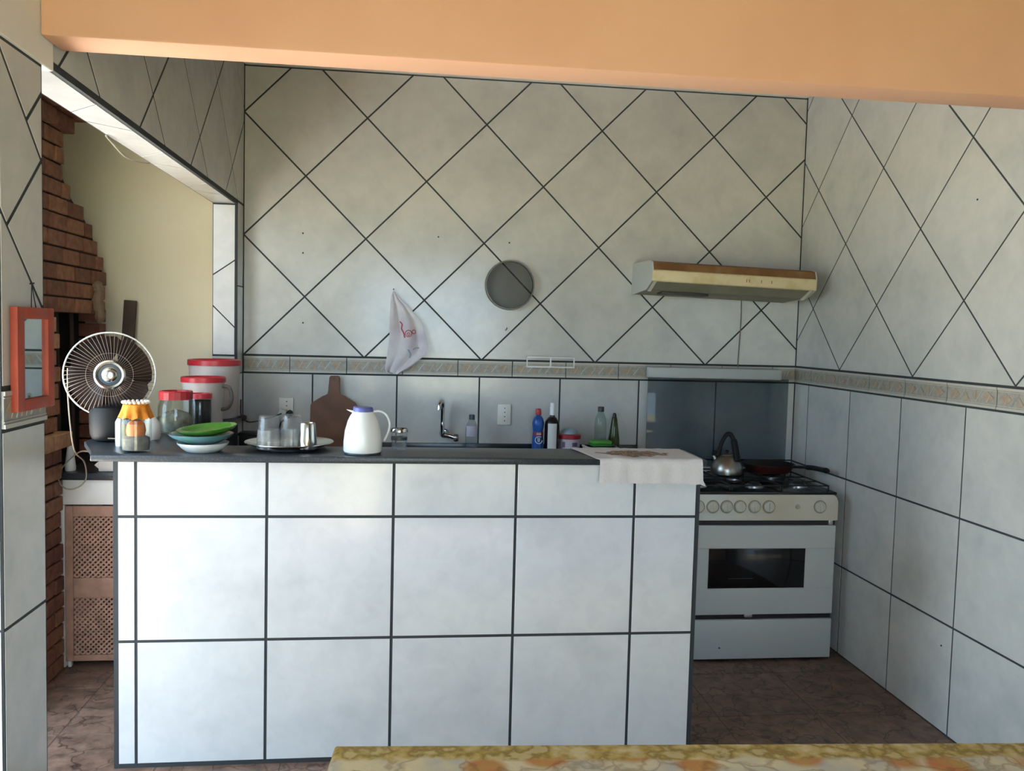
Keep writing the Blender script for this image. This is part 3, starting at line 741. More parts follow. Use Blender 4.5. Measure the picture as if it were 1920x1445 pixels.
# small glass with a steel rim
p = at(748, 844, 'z', WT)
t = thing('rimmed_glass_jar', 'small glass jar with a steel rim to the right of the thermos', 'jar', (p.x, p.y+.02, WT))
obj('glass_body', lathe(NB(), [(0, .002), (.027, .002), (.03, .008), (.0305, .068), (.029, .072), (.0275, .068), (.027, .01), (0, .008)], 12), MATS['tumbler_glass'], t, smooth=False)
obj('steel_rim', lathe(NB(), [(.0315, .068), (.0335, .07), (.0335, .079), (.032, .082), (.029, .082), (.029, .068), (.0315, .068)], 32), M_CHROME, t)
obj('printed_band', lathe(NB(), [(.0308, .038), (.0308, .05), (.0306, .05), (.0306, .038)], 28), glassy('band', '9AA4AC', .7, .2, 1.3, ('6A7680', .4)), t)

# embroidered cloth over the right end of the bar
CX0, CX1 = .685, 1.09
def cloth_material():
    M = mat('printed_cotton', 'D4D0CE', .9, bump=(180, .2)); nt = M.node_tree; b = nt.nodes['Principled BSDF']; L = nt.links.new
    tc = nt.nodes.new('ShaderNodeTexCoord'); sp = nt.nodes.new('ShaderNodeVectorMath'); sp.operation = 'SUBTRACT'; sp.inputs[1].default_value = (.86, 3.19, WT)
    sc = nt.nodes.new('ShaderNodeVectorMath'); sc.operation = 'MULTIPLY'; sc.inputs[1].default_value = (6.4, 10.5, 18)
    ln = nt.nodes.new('ShaderNodeVectorMath'); ln.operation = 'LENGTH'
    n = nt.nodes.new('ShaderNodeTexNoise'); n.inputs['Scale'].default_value = 26; n.inputs['Detail'].default_value = 3
    ad = nt.nodes.new('ShaderNodeMath'); ad.operation = 'ADD'; sb_ = nt.nodes.new('ShaderNodeMath'); sb_.operation = 'SUBTRACT'; sb_.inputs[1].default_value = .5
    r = nt.nodes.new('ShaderNodeValToRGB'); r.color_ramp.elements[0].position = .78; r.color_ramp.elements[0].color = (1,1,1,1); r.color_ramp.elements[1].position = .86; r.color_ramp.elements[1].color = (0,0,0,1)
    r2 = nt.nodes.new('ShaderNodeValToRGB'); r2.color_ramp.interpolation = 'EASE'
    cols = ((.3, '4F5A3C'), (.42, '6C6A4A'), (.5, 'B09A8C'), (.56, '8A4F4A'), (.64, '5E6A46'), (.75, 'C8BEB4'))
    while len(r2.color_ramp.elements) < len(cols): r2.color_ramp.elements.new(.5)
    for e, (p, c) in zip(r2.color_ramp.elements, cols): e.position = p; e.color = lin(c)
    n2 = nt.nodes.new('ShaderNodeTexNoise'); n2.inputs['Scale'].default_value = 38; n2.inputs['Detail'].default_value = 4
    mx = nt.nodes.new('ShaderNodeMix'); mx.data_type = 'RGBA'; mx.inputs[6].default_value = lin('D4D0CE')
    L(tc.outputs['Object'], sp.inputs[0]); L(sp.outputs[0], sc.inputs[0]); L(sc.outputs[0], ln.inputs[0])
    L(tc.outputs['Object'], n.inputs['Vector']); L(n.outputs['Fac'], sb_.inputs[0]); L(ln.outputs['Value'], ad.inputs[0]); L(sb_.outputs[0], ad.inputs[1])
    L(ad.outputs[0], r.inputs['Fac']); L(tc.outputs['Object'], n2.inputs['Vector']); L(n2.outputs['Fac'], r2.inputs['Fac'])
    L(r.outputs['Color'], mx.inputs[0]); L(r2.outputs['Color'], mx.inputs[7]); L(mx.outputs[2], b.inputs['Base Color'])
    return M
bm = NB(); NU, NV = 70, 46; grid = []
top_len, drop = .34, .085
for i in range(NU+1):
    fu = i/NU; col = []
    for j in range(NV+1):
        s = (top_len+drop)*j/NV                      # arc length from the back edge
        x0 = CX0 - .055*max(0, 1-s/top_len)           # left side flares towards the back
        x = x0 + (CX1-x0)*fu + .012*(1-fu)*(s > top_len)
        rip = .0012*math.sin(fu*17+j*.12)*min(1, j/NV+.2) + .0007*math.sin(fu*41)
        crest = WT+.004+max(0, rip)*1.2 + .006*math.exp(-((fu-.25)/.06)**2-((s-.3)/.03)**2)
        yf = 3.054
        if s < top_len-.01: x_, y_, z_ = x, yf+top_len-s, crest
        elif s < top_len+.01:
            a = (s-top_len+.01)/.02*PI/2; x_, y_, z_ = x, yf+.01-.012*math.sin(a), crest-.01*(1-math.cos(a))
        else:
            d = s-top_len-.01
            hem = (.005*abs(math.sin(fu*52)) + random.uniform(0, .004))*(j == NV)
            x_, y_, z_ = x+.004*fu*d/.08, yf-.004-.0018*math.sin(fu*15)*d/.08-.0008*math.sin(fu*33+1), WT-.006-d-.004*fu - hem
        if y_ > 3.34 : z_ = min(z_, crest) - (y_-3.34)*.9
        if j == NV and i == NU: x_ += .012; z_ -= .006
        col.append(bm.verts.new((x_, y_, z_)))
    grid.append(col)
for a, b in zip(grid, grid[1:]):
    for j in range(NV): bm.faces.new((a[j], a[j+1], b[j+1], b[j]))
bmesh.ops.recalc_face_normals(bm, faces=bm.faces[:]); bmesh.ops.solidify(bm, geom=bm.faces[:], thickness=.0012)
tag(obj('dish_cloth', bm, cloth_material(), angle=70), 'white printed cotton cloth draped over the right end of the bar', 'cloth')

# ------------------------------------------------------------------ things on the sink bench by the back wall
ZS = .9
# cutting board leaning on the wall
t = thing('cutting_board', 'brown wooden cutting board with a handle leaning against the back wall tiles', 'cutting board', (-.411, 4.58, ZS+.003), 0, rx=-.11)
P = [(-.123, 0), (.123, 0), (.123, .28), (.115, .295), (.06, .33), (.032, .34), (.029, .36), (.028, .43), (.022, .44), (-.02, .44), (-.027, .43), (-.028, .36), (-.032, .34), (-.06, .33), (-.115, .295), (-.123, .28)]
bm = NB(); prism(bm, P, -.01, .01, lambda u, v, h: Vector((u, h, v)), bev=.003)
obj('board', bm, mat('board_wood', '75523F', .65, noise=(7, '5C4032', .35, .7)), t)
obj('hang_hole', lathe(NB(), [(0, .0115), (.006, .0115), (.006, .009), (0, .009)], 14, M=Matrix.Translation((0, 0, .42)) @ Matrix.Rotation(PI/2, 4, 'X')), M_BLACK, t)
# sockets
def outlet(x0, x1, z0, z1, lab):
    t = thing('wall_outlet', lab, 'outlet', ((x0+x1)/2, YB-.0005, (z0+z1)/2), 0, 'wall outlets')
    w, h = (x1-x0)/2, (z1-z0)/2
    obj('plate', box(NB(), -w, w, -.009, 0, -h, h, .003), mat('outlet_plastic', 'DEDDD2', .35), t)
    bm = NB()
    for z in (.035, .012, -.012, -.035): lathe(bm, [(0, .0008), (.0032, .0008), (.0032, -.001), (0, -.001)], 12, M=Matrix.Translation((.003, -.009, z)) @ Matrix.Rotation(PI/2, 4, 'X'))
    obj('socket_holes', bm, M_BLACK, t)
    return t
outlet(-.704, -.628, 1.106, 1.217, 'cream wall outlet with plugs in it left of the cutting board')
outlet(.474, .548, 1.086, 1.201, 'empty cream wall outlet right of the tap')
t = thing('plug_adapter', 'white adapter hanging from the left wall outlet', 'plug', (-.683, YB-.012, 1.13), 0)
bm = NB(); box(bm, -.022, .018, -.035, 0, -.032, .026, .005); o = obj('body', bm, mat('adapter', 'C6C8C6', .4), t); o.rotation_euler = (0, .35, 0)
t = thing('black_plug', 'black power plug in the left wall outlet', 'plug', (-.645, YB-.012, 1.132), 0)
obj('body', tube(NB(), [(0, 0, .004), (0, -.02, .0), (-.004, -.045, -.012)], [.017, .019, .011], 12), M_BLACK, t)
obj('cable', tube(NB(), smooth_path([(-.004, -.045, -.012), (-.022, -.055, -.03), (-.04, -.05, -.045), (-.05, -.045, -.09)]), .004, 6), M_BLACK, t)
pts = [at(528, 775, 'y', 4.6), at(515, 780, 'y', 4.6), at(502, 784, 'y', 4.55), at(488, 788, 'y', 4.5), at(468, 791, 'y', 4.42), at(459, 787, 'y', 4.38)]
tag(obj('power_cord', tube(NB(), smooth_path(pts, 5), .0035, 6), M_BLACK), 'thin black cord running left from the outlet to the jars', 'cord')
t = thing('cord_connector', 'dark brown cord connector at the end of the worktop wing', 'connector', at(456, 783, 'y', 4.36))
obj('socket_body', tube(NB(), [(.012, -.005, .002), (-.005, 0, 0), (-.028, .004, -.01)], [.012, .017, .01], 12), mat('brown_plastic', '33262A', .5), t)
obj('tail', tube(NB(), smooth_path([(-.01, .003, -.005), (-.014, .01, .03), (-.016, .02, .09)]), .0035, 6), mat('brown_plastic', '33262A', .5), t)
# tap
p = at(833, 812, 'y', YB)
t = thing('wall_tap', 'chrome swan-neck tap on the back wall above the bench', 'tap', (p.x, YB, p.z))
obj('flange', lathe(NB(), [(0, .012), (.018, .012), (.026, .006), (.028, 0), (0, 0)], 28, M=Matrix.Rotation(PI/2, 4, 'X')), M_CHROME, t)
obj('valve', tube(NB(), [(0, -.005, 0), (0, -.04, 0), (0, -.075, 0)], [.016, .017, .015], 16), M_CHROME, t)
obj('spout', tube(NB(), smooth_path([(-.012, -.06, -.006), (-.014, -.06, .05), (-.014, -.06, .14), (-.014, -.075, .175), (-.022, -.1, .185), (-.033, -.125, .17), (-.037, -.13, .14)]), [.012]*7+[.0105]*29+[.011], 14), M_CHROME, t)
obj('lever', tube(NB(), [(.0, -.072, 0), (.03, -.078, -.006), (.05, -.08, -.012)], [.014, .013, .012], 14), M_CHROME, t)
obj('lever_knob', lathe(NB(), [(0, -.014), (.018, -.012), (.022, 0), (.018, .013), (0, .015)], 20, M=Matrix.Translation((.06, -.082, -.014)) @ Matrix.Rotation(PI/2, 4, 'Y')), mat('knob_chrome', '9A9490', .25, .9), t)

def bottle(name, lab, x, y, prof, m, cap=None, capm=None, label=None, cat='bottle'):
    t = thing(name, lab, cat, (x, y, ZS))
    obj('body', lathe(NB(), prof, 28), m, t)
    if cap: obj('cap', lathe(NB(), cap, 20), capm, t)
    if label:
        r, z0, z1, lm, a0, a1 = label
        bm = NB(); n = 14; rows = []
        for i in range(n+1):
            a = a0+(a1-a0)*i/n; rows.append([bm.verts.new((r*math.cos(a), r*math.sin(a), z)) for z in (z0, z1)])
        for a, b in zip(rows, rows[1:]): bm.faces.new((a[0], b[0], b[1], a[1]))
        bmesh.ops.recalc_face_normals(bm, faces=bm.faces[:]); bmesh.ops.solidify(bm, geom=bm.faces[:], thickness=-.0006)
        obj('paper_label', bm, lm, t)
    return t
Q = -PI/2
t = bottle('water_bottle', 'small clear bottle with a pale label below the tap', .323, 4.5,
       [(0, .001), (.031, .001), (.033, .008), (.033, .18), (.03, .2), (.016, .222), (.014, .235), (0, .236)], glassy('bottle_clear', 'EEF3F6', .96, .05, 1.45, ('C8D2DA', .10)),
       [(.0155, .228), (.0155, .25), (.0135, .254), (0, .254)], mat('dark_cap', '2E3C46', .4), (.0336, .14, .195, mat('pale_label', 'B9B6C6', .5), Q-1.0, Q+.9))
t = bottle('detergent_bottle', 'blue detergent bottle with a red cap and white print', .681, 4.5,
       [(0, .001), (.03, .001), (.032, .01), (.031, .12), (.027, .17), (.031, .195), (.033, .215), (.026, .24), (.015, .252), (.013, .262), (0, .262)], mat('blue_plastic', '1F4C9A', .3, noise=(5, '2C62AE', .4, .7)),
       [(.0155, .258), (.016, .262), (.0155, .285), (.012, .291), (0, .291)], M_RED)
# white printed emblem: ring with two strokes, and a word block above
bm = NB(); R0 = .0325
def on_b(a, z, r=R0+.0006): return (r*math.cos(Q+a), r*math.sin(Q+a), z)
tube(bm, [on_b(.62*math.cos(x)*1.0+.05, .125+.019*math.sin(x)) for x in [2*PI*i/20*.82+1.0 for i in range(21)]], .0022, 5)
tube(bm, [on_b(-.12, .137), on_b(-.1, .118), on_b(.1, .116), on_b(.14, .137)], .002, 5)
for a in (-.25, .0, .25): tube(bm, [on_b(a-.08, .153), on_b(a, .166), on_b(a+.08, .153)], .0018, 5)
obj('white_print', bm, M_WPLAS, t)
bm = NB(); rows = [[bm.verts.new(on_b(-1.0+2*i/10, zz, .0325)) for zz in (.148, .168)] for i in range(11)]
for a, b in zip(rows, rows[1:]): bm.faces.new((a[0], b[0], b[1], a[1]))
obj('red_band', bm, mat('band_red', '8C2840', .4), t)
t = bottle('dark_bottle', 'dark bottle with white cap and white label', .757, 4.5,
       [(0, .001), (.038, .001), (.041, .008), (.041, .2), (.038, .222), (.024, .242), (.014, .25), (.013, .262), (0, .262)], mat('dark_bottle', '1B1518', .25),
       [(.0145, .258), (.0145, .302), (.013, .305), (.013, .322), (.011, .325), (0, .325)], M_WPLAS, (.0415, .075, .215, mat('white_label', 'D8DAD8', .5), Q-.72, Q+.5))
# tub with red band
t = thing('paste_tub', 'white tub with a red band and grey domed lid beside the dark bottle', 'tub', (.859, 4.53, ZS))
obj('body', lathe(NB(), [(0, .001), (.05, .001), (.056, .01), (.059, .1), (.06, .13), (0, .132)], 32), mat('tub_white', 'C9C4CC', .4), t)
obj('red_rim', lathe(NB(), [(.0595, .128), (.0625, .13), (.0625, .15), (.05, .156), (0, .156)], 32), mat('dark_red', '9A2030', .4), t)
obj('lid', lathe(NB(), [(.05, .155), (.047, .165), (.036, .178), (.018, .184), (0, .185)], 28), mat('steel_blue', '8AA0AA', .35), t)
bm = NB()
for a0, a1, z0, z1 in ((-.85, -.55, .085, .115), (.1, .62, .09, .112)):
    rows = [[bm.verts.new((.0606*math.cos(Q+a0+(a1-a0)*i/5), .0606*math.sin(Q+a0+(a1-a0)*i/5), zz)) for zz in (z0, z1)] for i in range(6)]
    for a, b in zip(rows, rows[1:]): bm.faces.new((a[0], b[0], b[1], a[1]))
obj('printed_marks', bm, mat('purple_print', '6A5A80', .5), t)
# folded white cloth with green sponge on it, stacked on a dish rack box
t = thing('white_dish_box', 'low white plastic box on the sink bench under the green sponge', 'box', (1.0, 4.38, ZS))
obj('body', box(NB(), -.085, .085, -.06, .06, 0, .108, .008, seg=3), mat('milky', 'C4CCCA', .4), t)
obj('rim', box(NB(), -.089, .089, -.064, .064, .098, .108, .004), mat('milky', 'C4CCCA', .4), t)
t = thing('green_sponge', 'green scouring sponge lying on the white box', 'sponge', (1.0, 4.38, ZS+.109), .1)
obj('scourer', box(NB(), -.055, .055, -.035, .035, .0, .012, .004), mat('green_scourer', '2E7A34', .95, bump=(150, .5)), t)
obj('foam', box(NB(), -.053, .053, -.033, .033, .012, .03, .006), mat('green_foam', '4E9A3C', .9, bump=(120, .4)), t)
bottle('clear_oil_bottle', 'clear bottle with a dark cap behind the green sponge', 1.035, 4.55,
       [(0, .001), (.03, .001), (.033, .01), (.033, .2), (.03, .235), (.018, .268), (.014, .275), (0, .276)], glassy('bottle_clear2', 'EAF0EC', .95, .05, 1.45, ('B8C4C0', .10)),
       [(.017, .276), (.017, .3), (.015, .303), (0, .303)], mat('dark_cap2', '1E2A2E', .4))
bottle('olive_bottle', 'olive green bottle with a pointed dark top', 1.105, 4.52,
       [(0, .001), (.032, .001), (.034, .01), (.03, .13), (.022, .19), (.015, .24), (.011, .252), (0, .253)], glassy('olive_glass', 'A8B080', .7, .08, 1.45, ('4E5A30', .4)),
       [(.011, .25), (.0105, .262), (.006, .272), (0, .273)], M_BLACK)

# ------------------------------------------------------------------ things on the back wall
# towel hung on a nail
ED = [(545, 737, 739), (552, 735, 744), (562, 733, 752), (572, 732.5, 764), (585, 732, 775), (600, 730, 788), (615, 730, 795), (630, 731, 799), (645, 729, 802), (656, 727, 805), (664, 726, 800), (672, 725, 788), (682, 723, 776), (690, 722, 766), (697, 724, 752), (701, 736, 746)]
def towel_y(fu, k): return YB-.012-.016*abs(math.sin(fu*PI*2.2+.4+k*.09))*min(1, k/4)-.006*math.sin(fu*9+k*.5)*min(1, k/6)
bm = NB(); grid = []
for k, (v, ul, ur) in enumerate(ED):
    row = []
    for i in range(17):
        fu = i/16; p = at(ul+(ur-ul)*fu, v, 'y', YB); row.append(bm.verts.new((p.x, towel_y(fu, k), p.z)))
    grid.append(row)
for a, b in zip(grid, grid[1:]):
    for i in range(16): bm.faces.new((a[i], a[i+1], b[i+1], b[i]))
bmesh.ops.subdivide_edges(bm, edges=bm.edges[:], cuts=1, use_grid_fill=True, smooth=.6)
bmesh.ops.recalc_face_normals(bm, faces=bm.faces[:]); bmesh.ops.solidify(bm, geom=bm.faces[:], thickness=.0015)
def towel_mat():
    return mat('towel_cotton', 'D6D3D6', .95, noise=(9, 'C2BCC6', .4, .7), bump=(220, .25))
t = thing('hanging_towel', 'white towel with red lettering hanging from a nail on the back wall', 'towel', (0, 0, 0))
obj('fabric', bm, towel_mat(), t, angle=80)
def tp(u, v):
    ks = [e[0] for e in ED]; k = max(i for i in range(len(ks)) if ks[i] <= v); k = min(k, len(ks)-2)
    f = (v-ks[k])/(ks[k+1]-ks[k]); ul = ED[k][1]+(ED[k+1][1]-ED[k][1])*f; ur = ED[k][2]+(ED[k+1][2]-ED[k][2])*f
    p = at(u, v, 'y', YB); return Vector((p.x, towel_y((u-ul)/(ur-ul), k+f)-.003, p.z))
bm = NB(); 
tube(bm, smooth_path([tp(750, 603), tp(754, 608), tp(753, 616), tp(757, 624), tp(759, 633)], 5), .004, 6)
tube(bm, smooth_path([tp(766+6*math.cos(a), 625+6*math.sin(a)) for a in [i*PI/5 for i in range(11)]], 2), .0022, 5)
tube(bm, smooth_path([tp(766+2.4*math.cos(a), 626+2.4*math.sin(a)) for a in [i*PI/4 for i in range(9)]], 2), .002, 5)
tube(bm, smooth_path([tp(776+3.4*math.cos(a), 622+3.6*math.sin(a)) for a in [i*PI/5 for i in range(11)]], 2), .002, 5)
obj('red_lettering', bm, mat('red_print', 'B04A58', .8), t)
bm = NB(); tube(bm, smooth_path([tp(765, 655), tp(769, 664), tp(768, 670)], 4), .005, 5); tube(bm, smooth_path([tp(774, 655), tp(780, 652), tp(786, 652)], 4), .0028, 5)
obj('blue_print', bm, mat('blue_print', '8FA9BE', .8), t)
obj('nail', tube(NB(), [at(738, 543, 'y', YB)+Vector((0, .006, 0)), at(738, 543, 'y', YB)+Vector((0, -.024, .003))], .003, 8), M_IRON, t)
# sieve
p = at(955, 535, 'y', YB); 
t = thing('round_sieve', 'round grey wire sieve hanging on the back wall tiles', 'sieve', (p.x, YB-.001, p.z))
Rx = Matrix.Rotation(PI/2, 4, 'X')
obj('rim', lathe(NB(), [(.128, 0), (.133, 0), (.135, .004), (.135, .03), (.133, .034), (.128, .034), (.127, .03), (.128, 0)], 56, M=Rx), mat('sieve_rim', '5E5E58', .35, .6), t)
def mesh_mat():
    M = D.materials.new('wire_mesh'); M.use_nodes = True; nt = M.node_tree; nt.nodes.remove(nt.nodes['Principled BSDF'])
    a = nt.nodes.new('ShaderNodeBsdfTransparent'); b = nt.nodes.new('ShaderNodeBsdfDiffuse'); b.inputs[0].default_value = lin('42423E')
    mx = nt.nodes.new('ShaderNodeMixShader'); mx.inputs[0].default_value = .58
    nt.links.new(a.outputs[0], mx.inputs[1]); nt.links.new(b.outputs[0], mx.inputs[2]); nt.links.new(mx.outputs[0], nt.nodes['Material Output'].inputs[0])
    return M
o = obj('wire_gauze', lathe(NB(), [(0, .012), (.06, .0115), (.128, .009)], 48, M=Rx), mesh_mat(), t); o['kind'] = 'stuff'
# white rack
t = thing('wall_rack', 'small white plastic rail rack with two openings above the border', 'rack', ((.621+.892)/2, YB, (1.407+1.469)/2))
w, h = .134, .03
bm = NB()
for x0, x1, z0, z1 in ((-w, w, h-.007, h), (-w, w, -h, -h+.007), (-w, -w+.007, -h, h), (w-.007, w, -h, h), (-.004, .004, -h, h)):
    box(bm, x0, x1, -.05, -.042, z0, z1, .002)
obj('front_frame', bm, M_WPLAS, t)
bm = NB()
for x in (-w+.003, 0, w-.003):
    box(bm, x-.003, x+.003, -.044, -.001, -h, -h+.006, .001)
box(bm, -w, w, -.006, -.001, -h, -h+.008, .001)
obj('brackets', bm, M_WPLAS, t)

# ------------------------------------------------------------------ cooker hood
hd = thing('cooker_hood', 'yellowed cream cooker hood on the back wall over the stove', 'cooker hood', (1.21, YB, 1.9), 0, ry=.026)
W = .885
def hood_prof(x0, x1, prof, bm): return prism(bm, prof, x0, x1, lambda u, v, hh: Vector((hh, u, v)))
M_HOODW = mat('hood_white', 'BFC3BE', .4)
bm = NB(); hood_prof(.006, W-.006, [(-.002, .092), (-.35, .084), (-.388, .074), (-.403, .036), (-.402, .02), (-.002, .02)], bm)
obj('shell', bm, mat('hood_top', '6E4A26', .6, noise=(9, '8A6A40', .4, .7)), hd, smooth=False)
bm = NB(); box(bm, .0, W, -.412, -.39, -.024, .037, .009, seg=3); obj('front_panel', bm, M_CREAMP, hd)
bm = NB(); hood_prof(0, .006, [(-.002, .095), (-.35, .087), (-.39, .076), (-.406, .036), (-.406, -.02), (-.3, -.062), (-.002, -.078)], bm); obj('side_panel', bm, M_HOODW, hd, smooth=False)
bm = NB(); hood_prof(W-.006, W, [(-.002, .095), (-.35, .087), (-.39, .076), (-.406, .036), (-.406, -.02), (-.3, -.062), (-.002, -.078)], bm); obj('side_panel', bm, M_HOODW, hd, smooth=False)
bm = NB(); hood_prof(.008, W-.008, [(-.392, -.02), (-.3, -.06), (-.02, -.074), (-.02, -.066), (-.3, -.052), (-.392, -.01)], bm); obj('filter_panel', bm, mat('greasy_filter', '8E8B78', .55, noise=(6, '7C7964', .4, .7)), hd, smooth=False)
for x in (.012, W-.03):
    bm = NB(); hood_prof(x, x+.018, [(-.402, -.018), (-.305, -.062), (-.29, -.07), (-.285, -.062), (-.3, -.05), (-.395, -.008)], bm); obj('end_clip', bm, mat('clip', 'DCDACB', .4), hd, smooth=False)
bm = NB()
for x in (.50, .515, .58, .635): box(bm, x-.0015, x+.0015, -.4135, -.411, -.002, .014)
obj('switch_marks', bm, mat('mark', '5A5240', .6), hd, smooth=False)
obj('lamp_cover', box(NB(), .1, .36, -.25, -.16, -.076, -.062, .004), mat('lamp_dark', '3A3A36', .5), hd)
pts = [Vector((1.847, YB-.004, 1.84)), Vector((1.85, YB-.006, 1.7)), Vector((1.846, YB-.004, 1.55)), Vector((1.842, YB-.006, 1.43))]
tag(obj('hood_cord', tube(NB(), smooth_path(pts, 5), .0028, 6), mat('grey_cord', '6A6C68', .6)), 'thin grey power cord hanging down the wall from the cooker hood', 'cord')

# ------------------------------------------------------------------ stove
SX0, SX1, SYF, SYB, SZ = 1.292, 2.108, 3.945, 4.575, .852
st = thing('gas_stove', 'white gas stove with dark oven window and raised glass lid beside the right wall', 'stove', (SX0, SYF, 0))
SW, SD = SX1-SX0, SYB-SYF
obj('body', box(NB(), .004, SW-.004, .02, SD, .02, .835, .006), M_STOVE, st)
for x in (.05, SW-.05):
    for y in (.06, SD-.06): obj('foot', lathe(NB(), [(0, 0), (.018, 0), (.018, .022), (0, .022)], 14, M=Matrix.Translation((x, y, 0))), M_BLACK, st)
dw = obj('drawer', box(NB(), 0, SW, 0, .03, .012, .21, .005), M_STOVE, st)
obj('drawer_screw', lathe(NB(), [(0, .002), (.004, .002), (.004, 0), (0, 0)], 10, M=Matrix.Translation((1.53-SX0, 0, .07)) @ Rx), M_IRON, dw)
dr = obj('oven_door', NB(), M_STOVE, st); bm = NB()
wx0, wx1, wz0, wz1 = 1.46-SX0, 1.956-SX0, .367, .565
box(bm, 0, SW, 0, .03, wz1, .681, .005); box(bm, 0, SW, 0, .03, .235, wz0, .005)
box(bm, .0, wx0, .004, .03, wz0-.004, wz1+.004, .002); box(bm, wx1, SW, .004, .03, wz0-.004, wz1+.004, .002)
bm.to_mesh(dr.data); bm.free()
obj('oven_window', box(NB(), wx0-.002, wx1+.002, .006, .02, wz0-.003, wz1+.003, .001), mat('oven_glass', '0B0C0F', .08), dr)
obj('window_marks', box(NB(), .27, .4, .0052, .0062, .414, .416), mat('dim_line', '3A3D40', .5), dr, smooth=False)
obj('drawer_gap_shade', box(NB(), .002, SW-.002, .015, .03, .205, .24), M_BLACK, st, smooth=False)  # black strip painting the shade between oven door and drawer
obj('door_hinge', box(NB(), .36, .4, -.003, .01, .222, .24, .003), M_ALU, st)
obj('handle_gap_shade', box(NB(), .002, SW-.002, .012, .03, .676, .712), M_BLACK, st, smooth=False)  # black bar in place of the shadow inside the handle recess
obj('gap_tab', box(NB(), SW-.04, SW-.018, .0, .02, .682, .708, .002), M_ALU, st)
pn = obj('control_panel', NB(), mat('panel_cream', 'BDB49E', .35, noise=(2.5, 'CCCCC2', .4, .62)), st); bm = NB()
P = [(0, .708), (SW, .708), (SW, .80), (SW-.008, .824), (SW-.024, .836), (0, .836)]
prism(bm, P, -.012, .03, lambda u, v, hh: Vector((u, hh, v)), bev=.004)
bmesh.ops.recalc_face_normals(bm, faces=bm.faces[:]); bm.to_mesh(pn.data); bm.free()
M_KN = mat('knob_cream', 'BDB9A8', .4)
for x in (1.318, 1.391, 1.464, 1.534, 1.601, 1.675, 1.748, 2.012):
    kn = obj('knob', lathe(NB(), [(0, .014), (.022, .014), (.026, .011), (.027, 0), (0, 0)], 28, M=Matrix.Translation((x-SX0, -.012, .777)) @ Rx), M_KN, pn)
    obj('knob_ring', lathe(NB(), [(.0285, 0), (.0325, 0), (.0325, .0012), (.0285, .0012), (.0285, 0)], 32, M=Matrix.Translation((x-SX0, -.012, .777)) @ Rx), mat('ring_brown', '7A7260', .5), kn)
    obj('knob_grip', box(NB(), x-SX0-.004, x-SX0+.004, -.036, -.024, .757, .797, .003), M_KN, kn)
obj('ignition_button', lathe(NB(), [(0, .008), (.01, .008), (.012, 0), (0, 0)], 20, M=Matrix.Translation((1.896-SX0, -.012, .777)) @ Rx), mat('button', '9C9886', .5), pn)
ct = obj('cooktop', box(NB(), .006, SW-.006, -.004, SD-.004, .834, .848, .004), M_ENAMEL_K, st)
BUR = [(.15, .15), (.44, .14), (.68, .15), (.16, .44), (.42, .36), (.66, .44)]
for bx_, by_ in BUR:
    b = obj('burner', lathe(NB(), [(0, .848), (.045, .848), (.045, .856), (.036, .862), (0, .862)], 28, M=Matrix.Translation((bx_, by_, 0))), M_ALU, st)
    obj('burner_cap', lathe(NB(), [(0, .872), (.024, .872), (.03, .868), (.03, .861), (0, .861)], 24, M=Matrix.Translation((bx_, by_, 0))), M_IRON, b)
for gx0, gx1 in ((.03, .275), (.285, .535), (.545, SW-.03)):
    bm = NB()
    tube(bm, [(gx0, .04, .872), (gx1, .04, .872), (gx1, SD-.09, .872), (gx0, SD-.09, .872)], .004, 6, closed=True)
    cx = (gx0+gx1)/2
    for yy in (.15, .44):
        for dx, dy in ((1, 0), (-1, 0), (0, 1), (0, -1)):
            tube(bm, [(cx+dx*.035, yy+dy*.035, .874), (cx+dx*.11, yy+dy*.1, .874)], .0035, 6)
    tube(bm, [(gx0, .295, .872), (gx1, .295, .872)], .004, 6)
    for x in (gx0, gx1):
        for y in (.04, SD-.09): tube(bm, [(x, y, .848), (x, y, .872)], .004, 6)
    obj('pan_grate', bm, M_IRON, st)
ld = obj('glass_lid', box(NB(), .0, SW-.004, SD-.032, SD-.026, .87, 1.372, .002), glassy('smoked_glass', 'EEF4F8', .74, .04, 1.3, ('23282C', .06)), st)
ld['label'] = 'dark smoked glass lid standing upright'
obj('lid_rail', box(NB(), -.006, SW-.05, -.045+SD, SD-.012, 1.368, 1.428, .008, seg=3), mat('rail_grey', 'A9AFAE', .4), ld)
obj('lid_hinge', box(NB(), .0, SW, SD-.04, SD-.005, .846, .878, .003), M_STOVE, st)

# kettle
M_KETTLE = mat('kettle_steel', '9C9A92', .32, 1)
p = at(1371, 893, 'z', .876)
t = thing('kettle', 'small steel kettle with a black handle on the stove', 'kettle', (p.x, p.y+.07, .876), -.1)
obj('body', lathe(NB(), [(0, 0), (.075, 0), (.083, .006), (.085, .02), (.082, .04), (.07, .07), (.05, .095), (.04, .102), (0, .103)], 40), M_KETTLE, t)
ldk = obj('lid', lathe(NB(), [(.04, .102), (.038, .106), (.025, .112), (0, .114)], 30), M_KETTLE, t)
obj('lid_knob', lathe(NB(), [(0, .112), (.008, .113), (.012, .124), (.008, .13), (0, .131)], 16), M_BLACK, ldk)
obj('spout', tube(NB(), [(-.05, .01, .07), (-.06, .015, .088), (-.066, .018, .1)], [.018, .014, .012], 14), M_KETTLE, t)
obj('handle', tube(NB(), smooth_path([(-.05, 0, .1), (-.042, 0, .13), (-.03, 0, .172), (-.008, 0, .21), (.014, 0, .212), (.03, -.01, .18), (.038, -.03, .125), (.04, -.052, .078)]), [.013]*8+[.011]*10+[.012]*12+[.017]*13, 12), M_FANK, t)
obj('spout_cover', lathe(NB(), [(0, -.012), (.016, -.01), (.018, .005), (.01, .014), (0, .015)], 16, M=Matrix.Translation((-.062, .01, .108))), M_FANK, t)
